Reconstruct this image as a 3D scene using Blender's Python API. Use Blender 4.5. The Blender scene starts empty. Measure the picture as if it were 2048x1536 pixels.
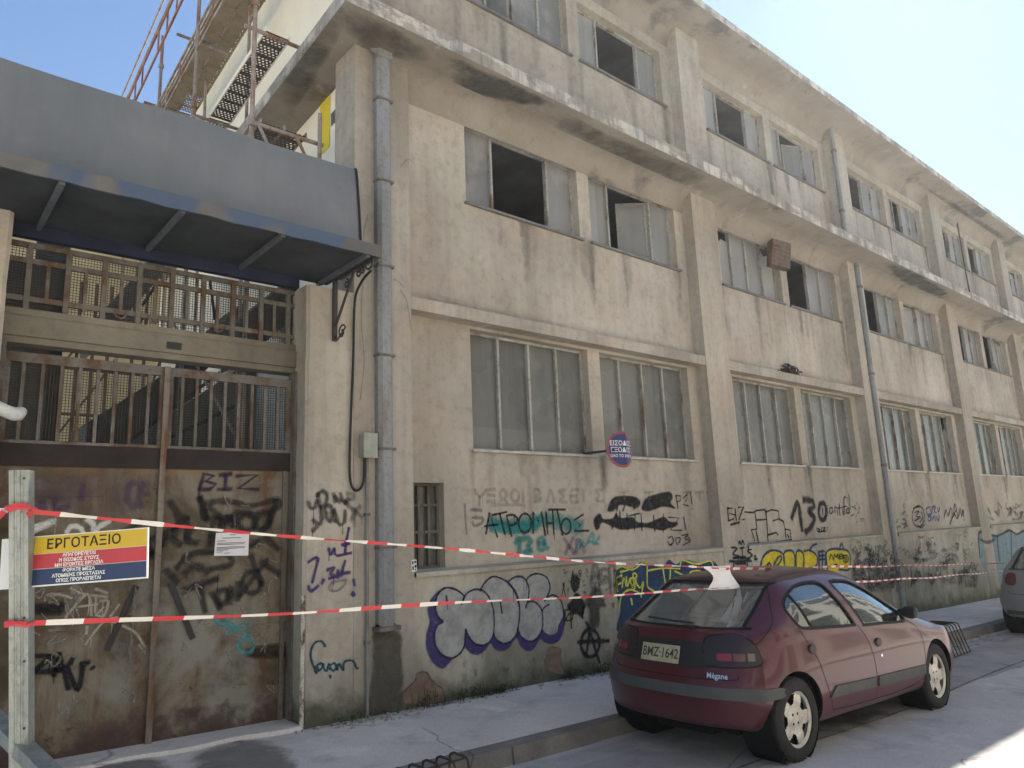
import bpy, bmesh, math, random
from mathutils import Vector, Matrix
from mathutils.bvhtree import BVHTree
R = math.radians
random.seed(7)
SC = bpy.context.scene
COL = SC.collection

# ------------------------------------------------------------------ camera
FPX = 1468.35                      # focal length in photo pixels (2048 wide)
YAW, PITCH, ROLL = R(40.925), R(11.16), R(-2.304)
CAM = Vector((0.0, -6.5, 1.57))
_f = Vector((math.sin(YAW)*math.cos(PITCH), math.cos(YAW)*math.cos(PITCH), math.sin(PITCH)))
_r = Vector((math.cos(YAW), -math.sin(YAW), 0)); _u = _r.cross(_f)
B0 = _r*math.cos(ROLL)+_u*math.sin(ROLL); B1 = _u*math.cos(ROLL)-_r*math.sin(ROLL); B2 = _f
cam_d = bpy.data.cameras.new('camera'); cam = bpy.data.objects.new('camera', cam_d); COL.objects.link(cam)
cam_d.sensor_fit = 'HORIZONTAL'; cam_d.sensor_width = 36; cam_d.lens = FPX*36/2048
cam_d.clip_start = 0.05; cam_d.clip_end = 3000
m = Matrix((B0, B1, -B2)).transposed().to_4x4(); m.translation = CAM
cam.matrix_world = m
SC.camera = cam
# ------------------------------------------------------------------ light
SUN = Vector((1.14, 0.345, 1.0)).normalized()
EL = math.asin(SUN.z); AZ = math.atan2(SUN.x, SUN.y)
w = bpy.data.worlds.new('World'); SC.world = w; w.use_nodes = True
nt = w.node_tree; bg = nt.nodes['Background']
sky = nt.nodes.new('ShaderNodeTexSky'); sky.sky_type = 'NISHITA'; sky.sun_disc = False
sky.sun_elevation = EL; sky.sun_rotation = AZ
sky.altitude = 50; sky.air_density = 1.0; sky.dust_density = 0.015; sky.ozone_density = 1.6
nt.links.new(sky.outputs[0], bg.inputs[0]); bg.inputs[1].default_value = 0.055
ld = bpy.data.lights.new('sun', 'SUN'); ld.energy = 5.0; ld.angle = R(0.5); ld.color = (1.0, 0.94, 0.84)
lo = bpy.data.objects.new('sun', ld); COL.objects.link(lo)
lo.rotation_euler = (-SUN).to_track_quat('-Z', 'Y').to_euler(); lo.location = SUN*60
SC.view_settings.view_transform = 'Standard'; SC.view_settings.look = 'None'
SC.view_settings.gamma = 1.0; SC.view_settings.use_curve_mapping = False
SC.view_settings.exposure = 1.84
SC.cycles.transparent_max_bounces = 32; SC.cycles.max_bounces = 8; SC.cycles.diffuse_bounces = 5

# ------------------------------------------------------------------ measuring helpers
SLOPE = 0.0256                                  # the street falls gently along x
def gz(x): return -SLOPE*x                      # pavement height
def rz(x): return -SLOPE*x-0.13                 # road height
def F(p, y=0.0):
    "photo pixel -> point (x, z) of the facade plane at depth y"
    r = B0*((p[0]-1024)/FPX)+B1*(-(p[1]-768)/FPX)+B2
    t = (y-CAM.y)/r.y
    return (CAM.x+r.x*t, CAM.z+r.z*t)
def Gp(p, h=0.0):
    r = B0*((p[0]-1024)/FPX)+B1*(-(p[1]-768)/FPX)+B2
    t = -(CAM.z-h)/(r.z+SLOPE*r.x); v = CAM+r*t
    return (v.x, v.y, v.z)
def K(x0, y0, s):
    return lambda *ps: [(x0+a*s, y0+b*s) for a, b in ps]

# ------------------------------------------------------------------ object helpers
def tag(o, label=None, cat=None, group=None, kind=None):
    if label: o['label'] = label
    if cat: o['category'] = cat
    if group: o['group'] = group
    if kind: o['kind'] = kind
    return o
def thing(name, label, cat, loc=(0, 0, 0), group=None, rot=None):
    o = bpy.data.objects.new(name, None); COL.objects.link(o); o.location = loc
    o.empty_display_size = 0.2
    if rot: o.rotation_euler = rot
    return tag(o, label, cat, group)
def adopt(o, parent, world=True):
    "parent o; world=True when its mesh is given in world coordinates"
    if parent is None: return o
    o.parent = parent
    if world and parent.parent is None and parent.type == 'EMPTY':
        o.matrix_parent_inverse = (Matrix.LocRotScale(parent.location, parent.rotation_euler, None)).inverted()
    return o
class MB:
    def __init__(s): s.v = []; s.f = []; s.m = []; s.a = []
    def add(s, vs, fs, mi=0, al=None):
        n = len(s.v); s.v += [tuple(v) for v in vs]; s.f += [tuple(i+n for i in f) for f in fs]; s.m += [mi]*len(fs)
        s.a += al if al else [1.0]*len(vs)
        return s
    def box(s, x0, x1, y0, y1, z0, z1, mi=0):
        v = [(x, y, z) for x in (x0, x1) for y in (y0, y1) for z in (z0, z1)]
        return s.add(v, [(0, 1, 3, 2), (4, 6, 7, 5), (0, 4, 5, 1), (2, 3, 7, 6), (0, 2, 6, 4), (1, 5, 7, 3)], mi)
    def quad(s, a, b, c, d, mi=0): return s.add([a, b, c, d], [(0, 1, 2, 3)], mi)
    def bar(s, p, q, wx, wz=None, mi=0, up=None):
        "rectangular bar from p to q"
        p, q = Vector(p), Vector(q); d = (q-p).normalized(); wz = wz or wx
        up = Vector(up) if up else (Vector((0, 0, 1)) if abs(d.z) < .9 else Vector((0, 1, 0)))
        a = d.cross(up).normalized()*wx/2; b = a.cross(d).normalized()*wz/2
        v = [c+i*a+j*b for c in (p, q) for i, j in ((-1, -1), (1, -1), (1, 1), (-1, 1))]
        return s.add(v, [(3, 2, 1, 0), (4, 5, 6, 7), (0, 1, 5, 4), (1, 2, 6, 5), (2, 3, 7, 6), (3, 0, 4, 7)], mi)
    def tube(s, pts, r, n=8, mi=0, cap=True, closed=False):
        pts = [Vector(p) for p in pts]; N = len(pts); rings = []; prev = None
        for i, p in enumerate(pts):
            if closed: t = (pts[(i+1) % N]-pts[i-1]).normalized()
            else: t = (pts[min(i+1, N-1)]-pts[max(i-1, 0)]).normalized()
            if prev is None:
                a = t.cross(Vector((0, 0, 1)) if abs(t.z) < .9 else Vector((1, 0, 0))).normalized()
            else: a = (prev-t*prev.dot(t)).normalized()
            prev = a; b = t.cross(a)
            rr = r[i] if isinstance(r, (list, tuple)) else r
            rings.append([p+(a*math.cos(2*math.pi*k/n)+b*math.sin(2*math.pi*k/n))*rr for k in range(n)])
        v = [x for q in rings for x in q]; f = []
        for i in range(N if closed else N-1):
            j = (i+1) % N
            for k in range(n): f.append((i*n+k, i*n+(k+1) % n, j*n+(k+1) % n, j*n+k))
        if cap and not closed: f += [tuple(range(n))[::-1], tuple((N-1)*n+k for k in range(n))]
        return s.add(v, f, mi)
    def lathe(s, prof, c, axis='y', n=32, mi=0):
        "profile list of (radius, offset along axis)"
        c = Vector(c); v = []; f = []
        for r_, o in prof:
            for k in range(n):
                a = 2*math.pi*k/n; u, w_ = r_*math.cos(a), r_*math.sin(a)
                v.append(c+(Vector((u, o, w_)) if axis == 'y' else Vector((o, u, w_)) if axis == 'x' else Vector((u, w_, o))))
        for i in range(len(prof)-1):
            for k in range(n): f.append((i*n+k, i*n+(k+1) % n, (i+1)*n+(k+1) % n, (i+1)*n+k))
        return s.add(v, f, mi)
    def prism(s, poly, fn, d, mi=0):
        "flat polygon extruded: fn(u, v, w) -> point, w in (0, d)"
        n = len(poly); v = [fn(a, b, 0) for a, b in poly]+[fn(a, b, d) for a, b in poly]
        f = [tuple(range(n)), tuple(range(2*n-1, n-1, -1))]+[(i, i+n, (i+1) % n+n, (i+1) % n) for i in range(n)]
        return s.add(v, f, mi)
    def build(s, name, mats, parent=None, smooth=False, world=True, fix=True, alpha=False, kind=None):
        me = bpy.data.meshes.new(name); me.from_pydata(s.v, [], s.f)
        mats = mats if isinstance(mats, (list, tuple)) else [mats]
        for q in mats: me.materials.append(q)
        for p, i in zip(me.polygons, s.m): p.material_index = i; p.use_smooth = smooth
        if alpha:
            at = me.attributes.new('cover', 'FLOAT', 'POINT')
            for i, x in enumerate(s.a): at.data[i].value = x
        if fix:
            bm = bmesh.new(); bm.from_mesh(me); bmesh.ops.recalc_face_normals(bm, faces=bm.faces); bm.to_mesh(me); bm.free()
        if smooth: me.set_sharp_from_angle(angle=R(38))
        o = bpy.data.objects.new(name, me); COL.objects.link(o)
        adopt(o, parent, world)
        if kind: o['kind'] = kind
        return o
def spline(ps, n=6, closed=False):
    ps = [Vector(p) for p in ps]; N = len(ps); out = []
    if N < 3 and not closed: return ps
    for i in range(N if closed else N-1):
        if closed: a, b, c, d = ps[i-1], ps[i], ps[(i+1) % N], ps[(i+2) % N]
        else: a, b, c, d = ps[max(i-1, 0)], ps[i], ps[i+1], ps[min(i+2, N-1)]
        for k in range(n):
            t = k/n
            out.append(.5*((2*b)+(c-a)*t+(2*a-5*b+4*c-d)*t*t+(3*b-a-3*c+d)*t**3))
    if not closed: out.append(ps[-1])
    return out
def text_mesh(body, size, name='lettering', ext=0.0, bold=0.0, space=1.0, align='CENTER'):
    cu = bpy.data.curves.new(name, 'FONT'); cu.body = body; cu.size = size; cu.align_x = align; cu.align_y = 'CENTER'
    cu.extrude = ext; cu.offset = bold; cu.space_character = space; cu.resolution_u = 3
    o = bpy.data.objects.new(name, cu); COL.objects.link(o)
    dg = bpy.context.evaluated_depsgraph_get(); me = bpy.data.meshes.new_from_object(o.evaluated_get(dg))
    vs = [v.co.copy() for v in me.vertices]; fs = [tuple(p.vertices) for p in me.polygons]
    bpy.data.objects.remove(o); bpy.data.curves.remove(cu)
    return vs, fs

# ------------------------------------------------------------------ materials
MATS = {}
class NT:
    def __init__(s, name, base=(.5, .5, .5), rough=.8, metal=0.0, spec=.3):
        s.mat = bpy.data.materials.new(name); s.mat.use_nodes = True; s.nt = s.mat.node_tree
        s.b = s.nt.nodes['Principled BSDF']; s.L = s.nt.links.new
        s.b.inputs['Base Color'].default_value = (*base, 1); s.b.inputs['Roughness'].default_value = rough
        s.b.inputs['Metallic'].default_value = metal; s.b.inputs['Specular IOR Level'].default_value = spec
        s._c = {}; MATS[name] = s.mat
    def n(s, t, **k):
        x = s.nt.nodes.new(t)
        for a, b in k.items(): setattr(x, a, b)
        return x
    def pos(s, kind='world'):
        if kind not in s._c:
            s._c[kind] = s.n('ShaderNodeNewGeometry').outputs['Position'] if kind == 'world' else s.n('ShaderNodeTexCoord').outputs['Object']
        return s._c[kind]
    def vec(s, scale=(1, 1, 1), kind='world', off=(0, 0, 0)):
        mp = s.n('ShaderNodeMapping'); mp.inputs['Scale'].default_value = scale; mp.inputs['Location'].default_value = off
        s.L(s.pos(kind), mp.inputs[0]); return mp.outputs[0]
    def noise(s, scale=1.0, detail=5, rough=.55, sc=(1, 1, 1), kind='world', dist=0.0, off=(0, 0, 0)):
        x = s.n('ShaderNodeTexNoise'); x.inputs['Scale'].default_value = scale; x.inputs['Detail'].default_value = detail
        x.inputs['Roughness'].default_value = rough; x.inputs['Distortion'].default_value = dist
        s.L(s.vec(sc, kind, off), x.inputs['Vector']); return x.outputs['Fac']
    def ramp(s, fac, *st, interp='LINEAR'):
        x = s.n('ShaderNodeValToRGB'); x.color_ramp.interpolation = interp; e = x.color_ramp.elements
        while len(e) < len(st): e.new(.5)
        for el, (p, c) in zip(e, st):
            el.position = p; el.color = (*c, 1) if isinstance(c, tuple) else (c, c, c, 1)
        s.L(fac, x.inputs[0]); return x.outputs[0]
    def mix(s, fac, a, b, blend='MIX'):
        x = s.n('ShaderNodeMix', data_type='RGBA', blend_type=blend)
        for i, v in ((0, fac), (6, a), (7, b)):
            if isinstance(v, (int, float)): x.inputs[i].default_value = v
            elif isinstance(v, tuple): x.inputs[i].default_value = (*v, 1)
            else: s.L(v, x.inputs[i])
        return x.outputs[2]
    def math(s, op, a, b=None, clamp=False):
        x = s.n('ShaderNodeMath', operation=op, use_clamp=clamp)
        for i, v in ((0, a), (1, b)):
            if v is None: continue
            if isinstance(v, (int, float)): x.inputs[i].default_value = v
            else: s.L(v, x.inputs[i])
        return x.outputs[0]
    def z(s, kind='world'):
        x = s.n('ShaderNodeSeparateXYZ'); s.L(s.pos(kind), x.inputs[0]); return x.outputs
    def col(s, c): s.L(c, s.b.inputs['Base Color']); return s
    def rough(s, c): s.L(c, s.b.inputs['Roughness']); return s
    def bump(s, h, strength=.3, dist=.01):
        x = s.n('ShaderNodeBump'); x.inputs['Strength'].default_value = strength; x.inputs['Distance'].default_value = dist
        s.L(h, x.inputs['Height']); s.L(x.outputs[0], s.b.inputs['Normal']); return s

def plaster(name, a, b, green=.35, dirt=True, streak=.5, seed=0.0):
    t = NT(name, rough=.92, spec=.15)
    c = t.ramp(t.noise(.42, 7, .58, dist=.25, off=(seed, 0, seed)), (.36, tuple(x*.9 for x in a)), (.64, tuple(x*1.03 for x in b)))
    c = t.mix(t.ramp(t.noise(.8, 4, .6, off=(9+seed, 3, 5)), (.46, 0.0), (.66, green)), c, tuple(x*y for x, y in zip(a, (.86, .99, .92))))
    c = t.mix(t.ramp(t.noise(.9, 3, .5, off=(3, seed, 15)), (.5, 0.0), (.68, .5)), c, tuple(x*y for x, y in zip(b, (.96, .86, .80))))
    st = t.ramp(t.noise(1.0, 6, .6, sc=(1.7, 1.7, .13), off=(seed, 1, 0)), (.3, 1-streak*.34), (.6, 1.05))
    c = t.mix(1.0, c, st, 'MULTIPLY')
    st2 = t.ramp(t.noise(1.0, 3, .6, sc=(11, 11, .3), off=(4, seed, 7)), (.34, 1-streak*.13), (.55, 1.0))
    c = t.mix(1.0, c, st2, 'MULTIPLY')
    # pale lime washed areas
    c = t.mix(t.ramp(t.noise(.65, 7, .62, sc=(1, 1, .7), off=(21+seed, 2, 31)), (.55, 0.0), (.7, .45)), c, tuple(min(1, x*1.22) for x in b))
    sp = t.ramp(t.noise(9, 8, .75), (.33, .80), (.5, 1.0), (.8, 1.07))
    c = t.mix(1.0, c, sp, 'MULTIPLY')
    # worn specks and small chips
    ch = t.ramp(t.noise(11, 4, .8, off=(2, 2, 9)), (.27, 1.0), (.33, 0.0))
    c = t.mix(t.math('MULTIPLY', ch, .5), c, (.20, .175, .14))
    if dirt:
        zz = t.z(); low = t.math('ADD', zz[2], t.math('MULTIPLY', zz[0], SLOPE))
        d = t.math('SUBTRACT', t.noise(2.2, 6, .65, sc=(1, 1, .6)), t.math('MULTIPLY', low, .34))
        c = t.mix(t.ramp(d, (.18, 0.0), (.50, .72)), c, (.15, .15, .11))
        d2 = t.math('SUBTRACT', t.noise(3.0, 6, .7, off=(5, 0, 2)), t.math('MULTIPLY', low, 1.1))
        c = t.mix(t.ramp(d2, (.22, 0.0), (.46, .8)), c, (.062, .068, .042))
    t.col(c)
    h = t.math('ADD', t.math('MULTIPLY', t.noise(38, 4, .6), .5), t.noise(6, 5, .6))
    t.bump(h, .42, .012)
    return t.mat
P_WALL = plaster('plaster_wall', (0.362, 0.319, 0.261), (0.466, 0.424, 0.360))
P_PIL = plaster('plaster_pilaster', (0.340, 0.300, 0.245), (0.438, 0.399, 0.339), green=.3, streak=.8, seed=4)
P_PIER = plaster('plaster_pier', (0.376, 0.329, 0.259), (0.492, 0.451, 0.383), green=.15, streak=.7, seed=11)
P_PLINTH = plaster('plaster_plinth', (0.345, 0.319, 0.253), (0.471, 0.446, 0.376), green=.6, streak=.8, seed=21)

def _cornice():
    t = NT('cornice_paint', rough=.9, spec=.15)
    c = t.ramp(t.noise(1.3, 6, .65), (.3, (.27, .25, .21)), (.7, (.43, .39, .32)))
    pe = t.ramp(t.noise(1.6, 8, .7, sc=(1, 1, 2), off=(3, 0, 0)), (.49, 0.0), (.53, 1.0))
    c = t.mix(t.math('MULTIPLY', pe, .8), c, (.58, .55, .48))
    st = t.ramp(t.noise(1.0, 5, .7, sc=(5, 5, .6)), (.40, 1.0), (.56, 0.0))
    c = t.mix(t.math('MULTIPLY', st, .65), c, (.15, .15, .145))
    t.col(c); t.bump(t.noise(14, 6, .7), .5, .02); return t.mat
CORN = _cornice()
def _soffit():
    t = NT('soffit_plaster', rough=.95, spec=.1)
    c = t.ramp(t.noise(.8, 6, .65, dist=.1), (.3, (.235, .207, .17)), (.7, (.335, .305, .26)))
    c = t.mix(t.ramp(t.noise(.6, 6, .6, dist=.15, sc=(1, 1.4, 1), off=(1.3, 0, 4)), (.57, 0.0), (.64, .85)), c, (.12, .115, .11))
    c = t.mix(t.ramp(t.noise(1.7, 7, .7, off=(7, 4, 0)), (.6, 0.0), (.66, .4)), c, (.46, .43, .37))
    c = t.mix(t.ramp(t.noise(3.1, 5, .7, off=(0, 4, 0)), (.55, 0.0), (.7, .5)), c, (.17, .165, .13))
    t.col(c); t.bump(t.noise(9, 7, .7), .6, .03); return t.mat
SOFF = _soffit()

def simple(name, base, rough=.7, metal=0.0, spec=.3, var=.25, scale=5, kind='world', bump=0.0, sc=(1, 1, 1)):
    t = NT(name, base, rough, metal, spec)
    n = t.noise(scale, 6, .65, kind=kind, sc=sc)
    t.col(t.ramp(n, (.3, tuple(x*(1-var) for x in base)), (.7, tuple(min(1, x*(1+var)) for x in base))))
    if bump: t.bump(t.noise(scale*6, 5, .6, kind=kind), bump, .006)
    return t.mat
def rusty(name, base, rust=(.13, .06, .03), amt=.5, scale=3, rough=.75, sc=(1, 1, .5), metal=0.0, kind='world'):
    t = NT(name, base, rough, metal, .25)
    c = t.ramp(t.noise(scale*.7, 5, .6, sc=sc, kind=kind), (.3, tuple(x*.75 for x in base)), (.7, tuple(x*1.2 for x in base)))
    c = t.mix(t.ramp(t.noise(scale, 7, .7, sc=sc, off=(5, 1, 2), kind=kind), (.6-amt*.25, 0.0), (.72-amt*.25, 1.0)), c, rust)
    c = t.mix(t.ramp(t.noise(scale*6, 5, .7, kind=kind), (.3, .5), (.5, 0.0)), c, tuple(x*.5 for x in rust))
    t.col(c); t.bump(t.noise(scale*9, 5, .7, kind=kind), .35, .005); return t.mat
FRAME = rusty('window_frame_paint', (.36, .36, .33), (.17, .12, .08), .35, 4)
SILL = simple('sill_metal', (.42, .40, .36), .6, 0, .3, .25, 6)
SILLD = simple('sill_dark', (.17, .165, .155), .7, 0, .3, .3, 6)
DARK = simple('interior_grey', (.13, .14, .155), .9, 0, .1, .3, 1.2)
def _glass(name, a, b_, dust, rough):
    t = NT(name, a, rough, 0, .4)
    c = t.ramp(t.noise(.9, 4, .55, off=(2, 0, 1)), (.3, a), (.7, b_))
    wn = t.n('ShaderNodeTexWhiteNoise', noise_dimensions='2D'); cb = t.n('ShaderNodeCombineXYZ'); v = t.z()
    t.L(t.math('FLOOR', t.math('MULTIPLY', t.math('ADD', v[0], .32), 1.99)), cb.inputs[0]); t.L(t.math('FLOOR', t.math('MULTIPLY', v[2], .36)), cb.inputs[1]); t.L(cb.outputs[0], wn.inputs['Vector'])
    c = t.mix(1.0, c, t.ramp(wn.outputs['Value'], (0, .72), (1, 1.18)), 'MULTIPLY')
    c = t.mix(t.ramp(t.noise(1.0, 5, .7, sc=(6, 6, .8)), (.42, 0.0), (.8, .4)), c, dust)
    zz = t.noise(1.6, 5, .6, off=(8, 0, 3)); c = t.mix(t.ramp(zz, (.55, 0.0), (.7, .35)), c, tuple(x*1.25 for x in dust))
    t.col(c); t.rough(t.ramp(t.noise(1.2, 3, .5), (.3, rough*.85), (.7, rough*1.25))); return t.mat
GLASS = _glass('dusty_glass', (.085, .095, .088), (.15, .152, .14), (.22, .215, .19), .26)
GLASSU = _glass('whitened_glass', (.20, .202, .196), (.275, .272, .258), (.34, .33, .30), .45)
PIPE = rusty('downpipe_paint', (.225, .238, .24), (.2, .17, .13), .25, 3, .55, (2, 2, .4))
PIPEB = simple('pipe_joint', (.15, .13, .12), .7, 0, .2, .4, 9)
GALV = rusty('scaffold_tube', (.36, .31, .27), (.25, .15, .1), .55, 4, .6)
CABLE = simple('black_cable', (.016, .016, .017), .5)
IRON = rusty('wrought_iron', (.045, .047, .05), (.07, .045, .03), .4, 8)
GATEM = rusty('gate_bar_paint', (.155, .145, .125), (.11, .065, .04), .45, 4)
def _gate():
    t = NT('gate_sheet_rust', rough=.8, spec=.2)
    c = t.ramp(t.noise(1.5, 7, .7, dist=.5), (.3, (.05, .040, .029)), (.46, (.112, .090, .061)), (.62, (.21, .185, .138)))
    c = t.mix(t.ramp(t.noise(1.0, 6, .7, sc=(5, 5, .6), off=(2, 0, 3)), (.47, 0.0), (.62, .8)), c, (.115, .056, .027))
    c = t.mix(t.ramp(t.noise(.9, 6, .65, off=(12, 0, 8)), (.53, 0.0), (.62, .75)), c, (.255, .25, .215))
    c = t.mix(t.ramp(t.noise(2.2, 6, .75, sc=(1, 1, 1.6), off=(1, 0, 18)), (.62, 0.0), (.66, .75)), c, (.05, .028, .02))
    zz = t.z()
    d = t.math('ADD', zz[2], t.math('MULTIPLY', t.noise(2.5, 6, .7), 1.0))
    c = t.mix(t.ramp(t.math('MULTIPLY', d, .5), (.28, .8), (.35, 0.0)), c, (.062, .04, .038))     # primer band low down
    e = t.math('ADD', zz[2], t.math('MULTIPLY', t.noise(3.5, 6, .7), .5))
    c = t.mix(t.ramp(t.math('MULTIPLY', e, .4), (.95, 0.0), (1.0, .5)), c, (.26, .165, .08))      # ochre run under the rail
    t.col(c); t.bump(t.noise(22, 6, .7), .4, .006); return t.mat
GATES = _gate()
GRAIL = simple('gate_rail_brown', (.034, .026, .024), .7, 0, .25, .3, 5)
LINT = plaster('lintel_plaster', (.175, .158, .125), (.245, .222, .175), green=.3, dirt=False, streak=.5, seed=31)
def _sheet():
    t = NT('canopy_sheet', rough=.6, spec=.25)
    c = t.ramp(t.noise(.9, 6, .6), (.3, (.155, .168, .175)), (.7, (.20, .208, .208)))
    c = t.mix(t.ramp(t.noise(1.0, 5, .65, sc=(7, 7, .5), off=(0, 3, 0)), (.45, 0.0), (.75, .35)), c, (.12, .125, .125))
    c = t.mix(t.ramp(t.noise(5, 6, .75), (.60, 0.0), (.7, .5)), c, (.13, .12, .105))
    c = t.mix(t.ramp(t.noise(1.2, 6, .65, off=(4, 0, 9)), (.5, 0.0), (.68, .4)), c, (.225, .228, .22))
    t.col(c); t.bump(t.noise(1.6, 4, .5, sc=(1, 1, .5)), .6, .03); return t.mat
SHEET = _sheet()
CEIL = simple('canopy_ceiling', (.05, .056, .062), .8, 0, .2, .35, 2)
NAVY = simple('navy_paint', (.022, .027, .05), .7, 0, .25, .25, 3)
def _strip():
    t = NT('canopy_edge_paint', rough=.7, spec=.25)
    c = t.ramp(t.noise(2.0, 4, .6, sc=(1, 1, 1)), (.3, (.095, .092, .088)), (.7, (.16, .152, .138)))
    c = t.mix(t.ramp(t.noise(1.6, 3, .5, sc=(1, .2, .4), off=(4.2, 0, 0)), (.46, 0.0), (.52, .85)), c, (.065, .10, .165))
    c = t.mix(t.ramp(t.noise(4, 5, .7, off=(1, 0, 7)), (.6, 0.0), (.64, .8)), c, (.13, .1, .075))
    t.col(c); return t.mat
STRIP = _strip()
CREAM = simple('cream_render', (.85, .79, .64), .9, 0, .15, .06, 1.5, bump=.1)
YELLOW = simple('yellow_render', (.68, .56, .06), .9, 0, .15, .06, 3)
ORANGE = simple('orange_paint', (.75, .28, .05), .8)
def _plank(name, base):
    t = NT(name, base, .65, .0, .3)
    c = t.ramp(t.noise(3, 6, .7), (.3, tuple(x*.6 for x in base)), (.7, tuple(x*1.3 for x in base)))
    t.col(c)
    # punched holes in rows, in bands along the plank
    v = t.z()
    def tri(s_, k): return t.math('ABSOLUTE', t.math('SUBTRACT', t.math('FRACT', t.math('MULTIPLY', s_, k)), .5))
    row = t.math('FLOOR', t.math('MULTIPLY', v[1], 21.0))
    xs = t.math('ADD', t.math('MULTIPLY', v[0], 21.0), t.math('MULTIPLY', row, .5))
    fx = t.math('SUBTRACT', t.math('FRACT', xs), .5); fy = t.math('SUBTRACT', t.math('FRACT', t.math('MULTIPLY', v[1], 21.0)), .5)
    rr = t.math('ADD', t.math('MULTIPLY', fx, fx), t.math('MULTIPLY', fy, fy))
    hole = t.math('LESS_THAN', rr, .075)
    band = t.math('LESS_THAN', t.math('FRACT', t.math('MULTIPLY', v[1], 4.2)), .72)
    hole = t.math('MULTIPLY', hole, band)
    t.L(t.math('SUBTRACT', 1.0, hole), t.b.inputs['Alpha']); return t.mat
PLANKA = _plank('scaffold_plank_dark', (.11, .09, .085))
PLANKB = _plank('scaffold_plank_tan', (.26, .21, .14))
ALU = rusty('aluminium_stud', (.29, .315, .295), (.215, .23, .22), .3, 6, .42, (3, 3, .25), .45)
def _concrete(name, a, b, sp=.8, damp=None):
    t = NT(name, rough=.93, spec=.15)
    c = t.ramp(t.noise(.9, 7, .62, dist=.3), (.3, a), (.7, b))
    c = t.mix(t.ramp(t.noise(2.6, 6, .65, off=(4, 4, 0)), (.52, 0.0), (.7, .5)), c, tuple(x*.6 for x in a))
    c = t.mix(t.ramp(t.noise(1.4, 6, .7, off=(9, 2, 0)), (.55, 0.0), (.66, .55)), c, tuple(min(1, x*1.22) for x in b))
    c = t.mix(1.0, c, t.ramp(t.noise(55, 5, .8), (.3, .78), (.6, 1.05)), 'MULTIPLY')
    vo = t.n('ShaderNodeTexVoronoi', feature='DISTANCE_TO_EDGE'); vo.inputs['Scale'].default_value = .55
    vv = t.n('ShaderNodeMix', data_type='VECTOR'); vv.inputs[0].default_value = .25
    ns = t.n('ShaderNodeTexNoise'); ns.inputs['Scale'].default_value = 2.0; ns.inputs['Detail'].default_value = 6; t.L(t.pos(), ns.inputs['Vector'])
    t.L(t.pos(), vv.inputs[4]); t.L(ns.outputs['Color'], vv.inputs[5]); t.L(vv.outputs[1], vo.inputs['Vector'])
    ck = t.math('MULTIPLY', t.ramp(vo.outputs['Distance'], (.0, 1.0), (.006, 0.0)), t.ramp(t.noise(.7, 3, .5, off=(0, 8, 0)), (.5, 0.0), (.56, 1.0)))
    c = t.mix(t.math('MULTIPLY', ck, .7), c, tuple(x*.3 for x in a))
    t.col(c); t.bump(t.math('ADD', t.noise(60, 5, .7), t.noise(9, 5, .6)), .35, .008); return t.mat
PAVE = _concrete('pavement_concrete', (.56, .515, .46), (.70, .655, .595))
ROAD = _concrete('road_asphalt', (.44, .415, .39), (.55, .525, .50))
KERB = _concrete('kerb_stone', (.12, .112, .098), (.24, .23, .21))
GUT = _concrete('gutter_concrete', (.33, .32, .31), (.45, .44, .43))

WHITE = simple('white_paper', (.74, .74, .76), .8, 0, .2, .04, 8)
WEED = simple('weed_leaf', (.035, .045, .018), .8, 0, .2, .5, 30)

def paint(name, base, wear=.35, soft=1.0, opacity=1.0, scale=14, es=160, ea=.5):
    t = NT(name, base, .75, 0, .2)
    at = t.n('ShaderNodeAttribute', attribute_name='cover')
    n = t.noise(scale, 7, .75)
    wv = t.ramp(n, (.3, 1.0-wear), (.55, 1.0))
    # spray edge: coverage fades out and speckles
    sp = t.noise(es, 2 if es > 100 else 7, .5 if es > 100 else .68)
    e = t.math('ADD', t.math('SUBTRACT', at.outputs['Fac'], .5), t.math('MULTIPLY', t.math('SUBTRACT', sp, .5), ea))
    e = t.math('MULTIPLY', e, 1.0/max(soft, .05)); e = t.math('ADD', e, .5, True)
    a = t.math('MULTIPLY', t.math('MULTIPLY', e, wv), opacity, True)
    t.L(a, t.b.inputs['Alpha'])
    c = t.ramp(t.noise(5, 5, .6), (.3, tuple(x*.8 for x in base)), (.7, tuple(min(1, x*1.2) for x in base)))
    t.col(c); return t.mat
K_BLK = paint('spray_black', (.016, .016, .018), .35, .9, .95)
K_BLKS = paint('spray_black_soft', (.022, .022, .024), .4, 1.6, .8)
K_GREY = paint('spray_grey_soft', (.07, .07, .065), .45, 1.8, .55)
K_PUR = paint('spray_purple', (.055, .04, .15), .4, .9, .92)
K_PURS = paint('spray_purple_soft', (.10, .06, .14), .5, 1.8, .55)
K_PLINE = paint('outline_purple', (.03, .026, .07), .3, .9, .92)
K_SIL = paint('spray_silver', (.36, .365, .345), .3, .5, .92, 5)
K_TEAL = paint('spray_teal', (.02, .24, .23), .35, 1.8, .85)
K_TEALL = paint('spray_turquoise', (.08, .36, .38), .4, 1.4, .7)
K_GRN = paint('faded_green', (.17, .20, .12), .6, 2.0, .38, 8)
K_YEL = paint('spray_yellow', (.58, .47, .02), .3, .7, .92)
K_YLINE = paint('line_yellow', (.60, .60, .08), .3, .9, .92)
K_NAVY = paint('spray_navy', (.018, .048, .11), .3, .6, .93)
K_BLUE = paint('spray_blue', (.03, .09, .25), .4, 1.0, .85)
K_PALE = paint('spray_pale_blue', (.20, .30, .34), .45, .8, .75)
K_WHITE = paint('spray_white', (.62, .61, .56), .35, .9, .85)
K_LINK = paint('marker_navy_teal', (.012, .075, .11), .25, .8, .95)

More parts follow.
